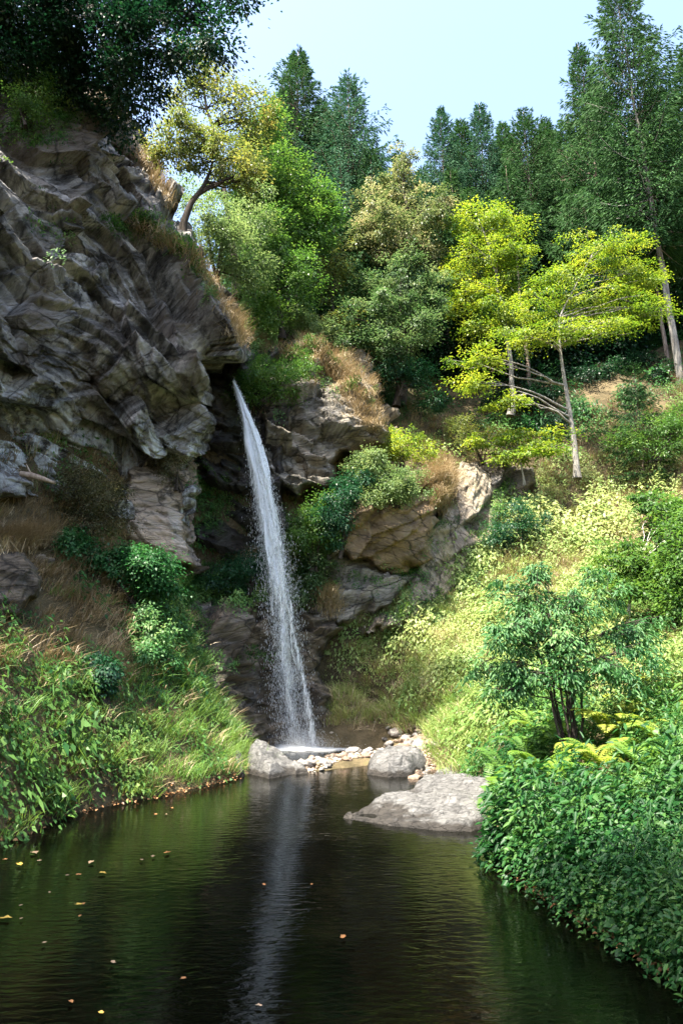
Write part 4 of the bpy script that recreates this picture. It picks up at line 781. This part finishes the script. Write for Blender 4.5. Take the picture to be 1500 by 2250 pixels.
SH = [
 ('dark olive bush hanging at the foot of the cliff on the left', (205, 1200, 16.6), [(200, 1090, 16.5, 75, 50), (170, 1060, 16.5, 50, 40), (240, 1120, 16.6, 45, 40), (190, 1140, 16.4, 55, 40)], 'bush_dark', 190, .3, .06, .03),
 ('deep green leafy bush below the cliff, left of the gully', (310, 1320, 16.3), [(320, 1245, 16.4, 60, 36), (260, 1240, 16.3, 60, 40), (350, 1280, 16.2, 50, 26), (170, 1210, 16, 36, 40)], 'elder_dark', 210, .28, .09, .06),
 ('low green bush on the crest of the left bank', (330, 1470, 15.2), [(330, 1390, 15.6, 40, 45), (340, 1440, 15.4, 40, 40), (310, 1350, 16, 30, 24)], 'elder', 110, .24, .08, .05),
 ('small dark bush in the grass of the left bank', (235, 1530, 13.3), [(232, 1480, 13.4, 30, 34), (215, 1450, 13.5, 20, 20)], 'dark_leaf', 50, .2, .07, .05),
 ('yellowish shrub clinging to the cliff under the overhang', (390, 1060, 18.7), [(385, 1010, 18.6, 30, 40), (370, 1040, 18.6, 30, 24)], 'bush_dark', 60, .22, .05, .03),
 ('green bush directly right of the falls halfway down', (690, 1240, 21.8), [(670, 1130, 22, 50, 35), (720, 1150, 21.8, 45, 45), (660, 1180, 21.6, 40, 30)], 'mid_leaf', 150, .3, .08, .05),
 ('dark round bush in front of the brown overhang', (750, 1210, 21.4), [(745, 1100, 21.4, 36, 50), (725, 1150, 21.3, 30, 36), (790, 1060, 21.6, 36, 30)], 'dark_leaf', 150, .28, .08, .05),
 ('sunlit green shrub on top of the brown overhang', (870, 1100, 21.9), [(850, 1045, 21.9, 60, 40), (800, 1015, 22.2, 46, 30), (890, 1080, 21.6, 36, 28), (830, 1090, 21.4, 36, 18)], 'light_leaf', 220, .3, .08, .05),
 ('upright bright green shrub above the overhang at the foot of the dark wood', (880, 1020, 24.6), [(890, 965, 24.6, 40, 30), (860, 990, 24.4, 35, 24), (930, 990, 24.8, 30, 20)], 'yellow_green', 80, .3, .09, .05),
 ('leafy shrub beside the top of the falls', (580, 870, 22.6), [(580, 820, 22.4, 45, 30), (550, 850, 22.2, 25, 25), (620, 850, 22.5, 35, 30), (670, 810, 23.4, 30, 40)], 'mid_leaf', 130, .3, .08, .05),
 ('low shrub at the lower right side of the falls', (690, 1330, 21.8), [(680, 1270, 22, 35, 30), (660, 1310, 21.6, 30, 20), (700, 1230, 22, 30, 24)], 'grey_green', 90, .26, .08, .05),
 ('dark green bush beside the pale rock rib', (1130, 1200, 24.5), [(1120, 1150, 24.6, 45, 35), (1170, 1150, 25, 30, 26), (1090, 1180, 24.4, 30, 24), (1140, 1110, 25, 25, 20)], 'dark_leaf', 120, .3, .08, .05),
 ('wide leafy shrub on the upper slope at the right edge', (1440, 1000, 26), [(1440, 940, 26, 70, 35), (1480, 980, 25.6, 50, 24), (1380, 960, 26.2, 40, 26), (1500, 920, 26, 40, 40)], 'mid_leaf', 190, .3, .09, .05),
 ('low branching shrub in the shade at the forest edge', (1060, 1010, 27.2), [(1050, 960, 27.2, 45, 24), (1110, 990, 27, 40, 20), (1010, 930, 27.6, 30, 20)], 'olive_leaf', 100, .3, .08, .05),
 ('tall leafy bush at the right edge above the elder', (1480, 1380, 15.5), [(1490, 1240, 15.5, 40, 70), (1500, 1150, 16, 40, 50), (1480, 1330, 15.3, 40, 50)], 'mid_leaf', 150, .28, .09, .055),
 ('small olive bush growing out of the upper cliff edge', (60, 260, 14.4), [(60, 220, 14.4, 55, 35), (20, 170, 14.6, 40, 40), (90, 200, 14.6, 30, 30)], 'mid_leaf', 90, .22, .06, .035),
 ('pale tan shrub below the spruces at the left of the wood', (700, 770, 27), [(690, 730, 27, 40, 24), (640, 700, 26, 50, 30), (730, 720, 27.4, 40, 26)], 'light_leaf', 120, .32, .1, .06),
 ('shaded green shrub under the grey green tree', (880, 860, 28), [(860, 810, 28, 60, 26), (920, 830, 28, 40, 24), (950, 880, 28, 30, 24)], 'dark_leaf', 120, .34, .1, .06),
 ('dark low shrub on the shaded ridge behind the slender grey trunk', (1290, 850, 33), [(1290, 830, 33, 60, 26), (1340, 820, 33.5, 50, 22)], 'shade_leaf', 110, .4, .12, .08),
 ('dark low shrub in the forest shade left of the slender grey trunk', (1170, 880, 31), [(1170, 870, 31, 60, 30), (1110, 870, 31, 40, 26), (1200, 920, 30, 40, 20)], 'shade_leaf', 120, .4, .12, .08),
 ('dark low shrub on the shaded ridge near the tall pale trunk', (1390, 830, 33), [(1400, 800, 33, 50, 26), (1440, 840, 32, 40, 24)], 'shade_leaf', 100, .4, .12, .08),
 ('green bush half hidden behind the falls on the wet ledge', (545, 1290, 20.9), [(540, 1240, 20.9, 36, 30), (500, 1270, 20.6, 40, 24), (570, 1220, 21, 24, 24)], 'dark_leaf', 90, .26, .08, .05)]
for lab, base, bl, mt, nc, cr, L_, W_ in SH:
    make_tree('leafy_shrub', lab, 'shrub', base, bl, M[mt], B, nc, 48, cr, L_, W_, tr=.03, stems=5, nlimb=14, flat=.7, sink=.25, twigs=False)

# ------------------------------------------------------------------ ferns
def frond(bag, o, a, L, t):
    n = 22; s = np.linspace(0, 1, n); d = np.array([math.cos(a), math.sin(a), 0.]); el = rng.uniform(.9, 1.25)
    pt = o+d*(L*s*.75)[:, None]*1.0+np.stack([0*s, 0*s, L*(el*s-.75*s**2.2)], -1)
    tg = norm(np.gradient(pt, axis=0)); sd = norm(np.cross(tg, [0, 0, 1.])); up = np.cross(sd, tg)
    w = L*.22*np.sin(np.pi*np.clip(s*.86+.14, 0, 1))**.8
    for sg in (-1, 1):
        V, Fc, _ = leaves(pt[2:], sg*sd[2:]+tg[2:]*.35, up[2:]+0.2*unit(n-2), w[2:], np.full(n-2, L*.042), False, .1); bag.add(V, Fc, t)
FERNS = [(1120, 1700, 12), (1160, 1660, 12.6), (1190, 1740, 11), (1240, 1740, 10.2), (1310, 1720, 10.3), (1345, 1660, 11.2), (1400, 1640, 11), (1450, 1620, 11), (1480, 1680, 10), (1400, 1560, 12.6), (1460, 1540, 12.4), (1350, 1600, 12), (1110, 1780, 10.4), (1090, 1740, 11.6), (1430, 1700, 9.6), (1330, 1720, 10.2), (1180, 1580, 13.8), (1220, 1640, 12.4)]
lights = [.2, .3, .5, .6, .9, .9, .8, .9, .7, 1, 1, .9, .3, .3, .4, .6, .6, .4]  # leaf tint per fern: sun painted in as yellower, shade as deeper green
lf = ['beside the grey slab', 'left of the elder stems', 'in front of the elder', 'in the sun below the elder', 'on the sunny right slope', 'in the shade of the right bank']
for i, (px, py, D) in enumerate(FERNS):
    p = P(px, py, D); z = float(ground(p[0:1], p[1:2])[0]); base = np.array([p[0], p[1], z+.22]); b = Bag()
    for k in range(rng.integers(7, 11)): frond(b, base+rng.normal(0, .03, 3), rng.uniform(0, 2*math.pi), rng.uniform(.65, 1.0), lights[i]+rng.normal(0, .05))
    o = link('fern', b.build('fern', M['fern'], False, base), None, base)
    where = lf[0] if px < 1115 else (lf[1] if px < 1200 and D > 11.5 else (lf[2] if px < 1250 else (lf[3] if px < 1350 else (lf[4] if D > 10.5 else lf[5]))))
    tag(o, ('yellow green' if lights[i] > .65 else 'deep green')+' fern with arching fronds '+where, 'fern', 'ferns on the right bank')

# ------------------------------------------------------------------ boulders and stones
def ico(sub=4):
    import bmesh
    bm = bmesh.new(); bmesh.ops.create_icosphere(bm, subdivisions=sub, radius=1); V = np.array([v.co[:] for v in bm.verts]); Fc = np.array([[v.index for v in f.verts] for f in bm.faces]); bm.free(); return V, Fc
IV, IF = ico(6); IV3, IF3 = ico(3)
def slab(outline, topz, seed, amp=.06, wd=.3, name='boulder', n=120, under=-.5, peak=None, crack=True):
    """boulder from its plan outline (world xy) and a height function"""
    o = np.array(outline, float); x0, y0 = o.min(0)-.05; x1, y1 = o.max(0)+.05
    xs = np.linspace(x0, x1, n); ys = np.linspace(y0, y1, int(n*(y1-y0)/(x1-x0)*.9)+20); X, Y = np.meshgrid(xs, ys)
    sd = polydist(X, Y, o); p3 = np.stack([X, Y, 0*X], -1)
    sd = sd+.10*fbm(p3*1.6, 3, seed)
    h = topz(X, Y); e = np.sqrt(np.maximum(0, 1-(1-np.clip((sd+.02)/wd, 0, 1))**2))
    Z = under+(h-under)*e+amp*fbm(p3*2.2, 4, seed+3, True)*e+amp*.5*cells(p3*1.6, seed+5)*e+amp*.12*fbm(p3*14, 3, seed+8)*e
    keep = sd > -.02; fc = gridfaces(len(ys), n); kk = keep.ravel(); fc = fc[kk[fc].all(1)]
    use = np.unique(fc); mp = np.full(kk.size, -1); mp[use] = np.arange(len(use)); Vv = np.stack([X, Y, Z], -1).reshape(-1, 3)[use]; fc = mp[fc]
    c = Vv.mean(0)*[1, 1, 0]; return Vv-c, fc, c
# big flat slab
ol = [G0(*q)[:2] for q in [(742, 1797), (850, 1818), (950, 1829), (1040, 1829), (1120, 1800), (1150, 1740), (1080, 1700), (1020, 1697), (945, 1702), (915, 1730), (850, 1755)]]
V, Fc, c = slab(ol, lambda X, Y: .08+.17*sm(X, .3, 2.8)-.10*sm(Y, 13.5, 16)+.05*np.sin(X*2+Y*3), 5, .045, .22, n=240)
o = link('boulder', mesh('boulder', V, Fc, M['boulder'], False), None, c); tag(o, 'large flat grey rock slab tapering into the pool at the right', 'boulder', 'boulders at the pool')
ol = [G0(*q)[:2] for q in [(800, 1702), (850, 1709), (905, 1706), (940, 1694), (945, 1676), (860, 1670), (805, 1682)]]
V, Fc, c = slab(ol, lambda X, Y: .33-.07*(X-1.3)**2+.03*np.sin(Y*2), 9, .08, .32, n=130)
o = link('boulder', mesh('boulder', V, Fc, M['boulder'], False), None, c); tag(o, 'rounded grey boulder with dark wet front in the middle of the stone bar', 'boulder', 'boulders at the pool')
ol = [G0(*q)[:2] for q in [(538, 1697), (590, 1711), (640, 1706), (690, 1699), (680, 1686), (610, 1676), (550, 1672), (535, 1684)]]
V, Fc, c = slab(ol, lambda X, Y: .50-.42*sm(X, -2.1, -.95), 19, .11, .3, n=130)
o = link('boulder', mesh('boulder', V, Fc, M['boulder'], False), None, c); tag(o, 'wedge shaped brownish boulder in front of the foaming plunge pool', 'boulder', 'boulders at the pool')
ol = [G0(*q)[:2] for q in [(500, 1700), (535, 1708), (545, 1690), (520, 1655), (490, 1640)]]
V, Fc, c = slab(ol, lambda X, Y: .35+0*X, 29, .08, n=80)
o = link('boulder', mesh('boulder', V, Fc, M['boulder'], False), None, c); tag(o, 'pale sloping rock at the grassy tip of the left bank', 'boulder', 'boulders at the pool')
svar = []
for k in range(8):
    p = IV3*np.array([1, rng.uniform(.65, .95), rng.uniform(.45, .7)]); q = p*(1+.28*cells(IV3*1.3, 100+k*9)[:, None]*.8+.12*fbm(IV3*2.5, 3, 200+k)[:, None])
    for mt in ('stone_pale', 'stone_brown'): svar.append(mesh('stone', q, IF3, M[mt], False))
zones = [([(700, 1625), (760, 1618), (850, 1622), (920, 1640)], 90, 12, 5, .06, .24, 'sunlit stone on the far edge of the plunge pool'),
         ([(660, 1690), (700, 1682), (740, 1672), (800, 1662), (850, 1655), (905, 1660)], 95, 12, 5, .06, .2, 'stone in the low bar between plunge pool and main pool'),
         ([(880, 1640), (915, 1655), (935, 1680), (925, 1700)], 80, 16, 8, .06, .22, 'stone heaped beside the rounded boulder')]
for zi, (pl, n, jx, jy, a, b_, lab) in enumerate(zones):
    pl = np.array(pl, float)
    for i in range(n):
        s = rng.uniform(0, len(pl)-1.001); k = int(s); q = pl[k]*(1-(s-k))+pl[k+1]*(s-k); g = G0(q[0]+rng.normal(0, jx), max(q[1]+rng.normal(0, jy), 1606))
        r = a+(b_-a)*rng.uniform()**2.2; pale = rng.uniform() < .6; me = svar[rng.integers(0, 8)*2+(0 if pale else 1)]
        if float(ground(g[0:1], g[1:2], False)[0]) > 1.0: continue
        gz = max(float(ground(g[0:1], g[1:2])[0]), -.08)
        o = link('stone', me, None, (g[0], g[1], gz+r*.3)); o.scale = (r, r, r); o.rotation_euler = (rng.uniform(-.3, .3), rng.uniform(-.3, .3), rng.uniform(0, 6.28))
        tag(o, ('pale ' if pale else 'brown ')+('small ' if r < .09 else 'large ')+lab, 'stone', 'stones around the plunge pool')

n = 2600; gp = []
for pl, k, jx, jy in [([(700, 1622), (780, 1619), (860, 1624), (930, 1655), (935, 1690)], 2000, 16, 7), ([(650, 1692), (700, 1682), (740, 1672), (800, 1664), (900, 1662)], 1100, 14, 4), ([(515, 1648), (560, 1640)], 120, 8, 3)]:
    pl = np.array(pl, float); s = rng.uniform(0, len(pl)-1.001, k); i = s.astype(int); f = (s-i)[:, None]; q = pl[i]*(1-f)+pl[i+1]*f; q[:, 0] += rng.normal(0, jx, k); q[:, 1] = np.maximum(q[:, 1]+rng.normal(0, jy, k), 1604); gp += [G0(*z) for z in q]
gp = np.array(gp); gp = gp[ground(gp[:, 0], gp[:, 1], False) < 1.0]; gp[:, 2] = np.maximum(ground(gp[:, 0], gp[:, 1]), -.05)+.01
IVs, IFs = ico(1); n = len(gp); rr = rng.uniform(.02, .075, n)[:, None]
Vg = gp[:, None]+IVs[None]*(rr*np.array([1, .8, .55])*rng.uniform(.7, 1.3, (n, 3)))[:, None]*(1+.15*rng.normal(size=(n, len(IVs), 1)))
M['gravel'] = leafmat('gravel_stone', [(.1, (.07, .05, .035)), (.5, (.25, .18, .12)), (1, (.42, .37, .31))], 0, .8, tintw=0)
tag(link('gravel', mesh('gravel', Vg.reshape(-1, 3), (np.arange(n)[:, None, None]*len(IVs)+IFs[None]).reshape(-1, 3), M['gravel'])), 'brown and pale gravel of the bar and shore round the plunge pool', kind='stuff')
# ------------------------------------------------------------------ waterfall
ctr = [(513, 838, 20.9), (530, 880, 20.75), (548, 935, 20.6), (563, 1000, 20.5), (578, 1080, 20.4), (592, 1160, 20.32), (606, 1240, 20.26), (618, 1330, 20.2), (626, 1430, 20.15), (636, 1530, 20.1), (646, 1645, 20.05)]
hw = [.035, .10, .17, .24, .30, .38, .46, .42, .36, .42, .48]
cc = np.array([P(*q) for q in ctr]); hw = np.array(hw); base = np.array([cc[-1][0], cc[-1][1], 0])
t = np.linspace(0, 1, len(cc)); T_ = np.linspace(0, 1, 150)
cI = np.stack([np.interp(T_, t, cc[:, i]) for i in range(3)], -1); hI = np.interp(T_, t, hw)
for _ in range(6): cI[1:-1] = (cI[:-2]+2*cI[1:-1]+cI[2:])/4
root = bpy.data.objects.new('waterfall', None); C.objects.link(root); root.location = base
tag(root, 'white waterfall dropping from the gully beside the cliff into the pool', 'waterfall')
b = Bag()
for lay in range(5):
    nu = 26; u = np.linspace(-1, 1, nu); wsc = [1, .75, .9, .5, .35][lay]; dy = [-.12, .0, .12, -.05, .06][lay]
    X = cI[:, None, :]+np.zeros((1, nu, 1)); cx = hI[:, None]*u[None]*wsc
    nz = fbm(np.stack([X[..., 0]*0+u[None]*2+lay*5, X[..., 2]*.45, 0*X[..., 0]+lay], -1), 3, 300+lay)
    V = X+np.stack([cx+.16*nz*np.minimum(1, hI[:, None]*5), dy*(.3+2*hI[:, None])+.22*nz*hI[:, None]*3+.5*hI[:, None]*(u[None]**2), 0*cx], -1)
    te = (.72-.55*np.abs(u[None])**1.6+[0, .05, -.05, .25, .3][lay])*np.ones((150, 1))
    te = te-np.array([.46*sm(T_, .35, .8)]).T-.22*np.abs(fbm(np.stack([u[None]*2.5+0*T_[:, None], T_[:, None]*5+0*u[None], np.full((150, nu), lay*3.3)], -1), 3, 400))+.32*(1-sm(T_, .25, .7))[:, None]
    b.add(V, gridfaces(150, nu), te.ravel())
for k_ in range(16):          # loose strands round the main jet
    t0 = rng.uniform(.05, .7); t1 = min(1, t0+rng.uniform(.15, .4)); tt_ = np.linspace(t0, t1, 26); p_ = np.stack([np.interp(tt_, T_, cI[:, i]) for i in range(3)], -1); h_ = np.interp(tt_, T_, hI)
    o_ = rng.uniform(-1.15, 1.15); uu = np.linspace(-1, 1, 5); ln = .5+(tt_-t0)*1.2
    X = p_[:, None]+np.zeros((1, 5, 1)); V = X+np.stack([(h_*o_*ln)[:, None]+(.02+.06*np.sin(np.linspace(0, 3.14, 26)))[:, None]*uu[None]+.04*np.sin(tt_*40+k_)[:, None], (rng.uniform(-.3, .1)*h_)[:, None]+.03*uu[None]**2, 0*X[..., 0]], -1)
    b.add(V, gridfaces(26, 5), ((.5-.4*np.abs(uu[None]))*np.ones((26, 1))-.1+.12*np.sin(np.linspace(0, 3.14, 26))[:, None]).ravel())
link('stream', b.build('stream', M['stream'], True, base), root)
# second thin strand at the bottom right
b = Bag(); c2 = np.array([P(*q) for q in [(632, 1330, 20.2), (650, 1420, 20.2), (666, 1500, 20.15), (680, 1570, 20.1), (686, 1645, 20.05)]]); tt = np.linspace(0, 1, 5); T2 = np.linspace(0, 1, 60)
c2 = np.stack([np.interp(T2, tt, c2[:, i]) for i in range(3)], -1)
for lay in range(2):
    u = np.linspace(-1, 1, 12); X = c2[:, None]+np.zeros((1, 12, 1)); V = X+np.stack([(.08+.16*T2)[:, None]*u[None]+0*X[..., 0], (.1*lay+.1*u[None]**2)+0*X[..., 0], 0*X[..., 0]], -1)
    b.add(V, gridfaces(60, 12), ((.5-.5*np.abs(u[None])**1.5)*np.ones((60, 1))-.02).ravel())
link('side_strand', b.build('side_strand', M['stream'], True, base), root)
# drops
n = 26000; tq = rng.uniform(0, 1, n)**.75; ci = np.stack([np.interp(tq, T_, cI[:, i]) for i in range(3)], -1); hh = np.interp(tq, T_, hI)
pos = ci+np.stack([rng.normal(0, .5, n)*hh*(1+.5*tq), rng.normal(0, .5, n)*hh, rng.normal(0, .08, n)], -1); L_ = rng.uniform(.02, .11, n)
V, Fc, _ = leaves(pos, np.stack([.08*rng.normal(size=n), 0*tq, -1+0*tq], -1), unit(n)*[1, 1, .1], L_, rng.uniform(.006, .014, n), False, .3)
n2 = 5000; a = rng.uniform(0, 6.28, n2); rr = np.abs(rng.normal(0, .45, n2)); pos2 = np.stack([base[0]+.25+rr*np.cos(a)*1.5, base[1]+rr*np.sin(a)*.7, np.abs(rng.normal(0, .25, n2))*np.exp(-rr)], -1)
V2, F2, _ = leaves(pos2, unit(n2), unit(n2), rng.uniform(.012, .03, n2), rng.uniform(.01, .02, n2))
b = Bag(); b.add(V, Fc); b.add(V2, F2); o = link('spray', b.build('spray', M['drops'], False, base), root); o['kind'] = 'stuff'
# mist: a soft low cloud of fine spray
m_, nt_, out_ = newmat('mist'); pv = N(nt_, 'ShaderNodeVolumePrincipled'); tc_ = N(nt_, 'ShaderNodeTexCoord'); gr = N(nt_, 'ShaderNodeTexGradient'); gr.gradient_type = 'QUADRATIC_SPHERE'
mp_ = N(nt_, 'ShaderNodeMapping'); mp_.inputs['Scale'].default_value = (1/1.25, 1/.7, 1/1.5); nt_.links.new(tc_.outputs['Object'], mp_.inputs[0]); nt_.links.new(mp_.outputs[0], gr.inputs[0])
nt_.links.new(mathn(nt_, 'MULTIPLY', gr.outputs[0], .45), pv.inputs['Density']); pv.inputs['Color'].default_value = (.97, .98, .98, 1); nt_.links.new(pv.outputs[0], out_.inputs['Volume'])
iv_, if_ = ico(3); vv = iv_*np.array([1.25, .7, 1.5]); vv[:, 2] = np.maximum(vv[:, 2], .01); o = link('mist', mesh('mist', vv, if_, m_), root, (.15, -.25, 0)); o['kind'] = 'stuff'
# foam disc: rough low mound of churned water
nr_, na = 40, 120; rr = np.linspace(0, 1, nr_)[:, None]; aa = np.linspace(0, 2*math.pi, na, endpoint=False)[None]
X = rr*np.cos(aa)*1.55+.18; Y = rr*np.sin(aa)*.75; p3 = np.stack([X, Y, 0*X], -1); ed = 1-rr**2
Z = .012+.09*np.exp(-(X-.0)**2*2-Y**2*4)*(1+.6*fbm(p3*6, 3, 8))+.02*fbm(p3*7, 3, 6)*ed
i = np.arange(nr_-1)[:, None]*na; j = np.arange(na)[None]; Fq = np.stack([i+j, i+(j+1) % na, i+na+(j+1) % na, i+na+j], -1).reshape(-1, 4)
link('foam', mesh('foam', np.stack([X, Y, Z], -1).reshape(-1, 3), Fq, M['foam'], True, (1.5-1.3*rr**2+.0*aa).ravel()), root)

# ------------------------------------------------------------------ leaves afloat, leaf litter, log
FL = [(378, 1778, 'o', .9), (342, 1792, 'o', .7), (365, 1792, 't', .6), (75, 1877, 't', 1.5), (43, 1903, 'y', 1.3), (87, 1895, 't', .8), (200, 1898, 't', 1.3), (12, 1892, 'o', .7), (337, 1885, 't', 1), (367, 1877, 'o', 1.1), (311, 1893, 't', .8), (173, 1926, 'o', .8), (148, 1927, 't', .5), (225, 1922, 'y', 1.1), (109, 1965, 't', .5), (172, 1992, 'y', 1), (184, 1990, 'o', .6), (176, 2017, 'o', .6),
      (12, 2022, 'y', 1.2), (46, 1994, 't', .5), (580, 1948, 'o', .8), (685, 1947, 'o', .6), (753, 2064, 'o', 1.1), (248, 2120, 't', .7), (403, 2156, 'o', .7), (97, 2077, 't', .5), (156, 2207, 'o', .6), (222, 2232, 'y', .7), (568, 2216, 't', .6), (47, 2023, 't', .4)]
cn = {'o': 'orange', 't': 'tan', 'y': 'yellow'}
for i, (px, py, c, s) in enumerate(FL):
    g = G0(px, py); r = .03*s*rng.uniform(.9, 1.15); k = 14; th = np.linspace(0, 2*math.pi, k, endpoint=False)
    rad = r*(1+.22*np.cos(th*5+i)+.1*rng.normal(size=k)); ring = np.stack([rad*np.cos(th)*1.25, rad*np.sin(th)*.8, .006+.25*np.abs(rad*np.sin(th))+.006*rng.uniform(size=k)], -1)
    V = np.concatenate([[[0, 0, .004]], ring]); Fc = np.stack([np.zeros(k, int), 1+np.arange(k), 1+(np.arange(k)+1) % k], -1)
    o = link('floating_leaf', mesh('floating_leaf', V, Fc, M['leaf_'+cn[c]]), None, (g[0], g[1], .012)); o.rotation_euler = (0, 0, rng.uniform(0, 6.28))
    where = 'near the left bank' if (px < 450 and py < 1830) else ('far out in the middle of the dark pool' if px > 550 and py < 2150 else ('in the cluster left of the pool' if py < 2040 else 'in the dark foreground water'))
    tag(o, ('large ' if s >= 1 else 'small ')+cn[c]+' leaf floating '+where, 'leaf', 'leaves floating on the pool')
# litter along the water's edge
n = 700; e = []
for pl in ([(0, 1853), (130, 1797), (250, 1768), (400, 1740), (530, 1706)], [(1130, 1925), (1200, 1975), (1330, 2055), (1500, 2165)]):
    pl = np.array(pl, float); s = rng.uniform(0, len(pl)-1.001, n//2); k = s.astype(int); f = (s-k)[:, None]; q = pl[k]*(1-f)+pl[k+1]*f
    q[:, 0] += rng.normal(0, 9, n//2); q[:, 1] += rng.normal(0, 5, n//2); e += [G0(*z) for z in q]
e = np.array(e); e[:, 2] = np.maximum(ground(e[:, 0], e[:, 1]), 0)+.03+rng.uniform(0, .03, len(e))
V, Fc, _ = leaves(e, unit(len(e))*[1, 1, .2], np.array([0, 0, 1.])+.5*unit(len(e)), rng.uniform(.04, .09, len(e)), rng.uniform(.03, .06, len(e)), True)
tag(link('leaf_litter', mesh('leaf_litter', V, Fc, M['litter'])), 'orange fallen leaves washed up along the edge of the pool', kind='stuff')
# dead branch on the left slope
b = Bag(); q = np.array([P(*z) for z in [(45, 1040, 15.2), (70, 1045, 15.25), (95, 1052, 15.3), (122, 1062, 15.4)]]); b.add(*tube(q, [.06, .075, .06, .03], 8)); b.add(*tube([q[1], q[1]+[-.1, -.1, .25]], [.03, .01], 5))
o = link('dead_branch', b.build('dead_branch', M['wood'], True, q[0]), None, q[0]); tag(o, 'bare weathered branch lying in the dry grass at the left under the cliff', 'branch')
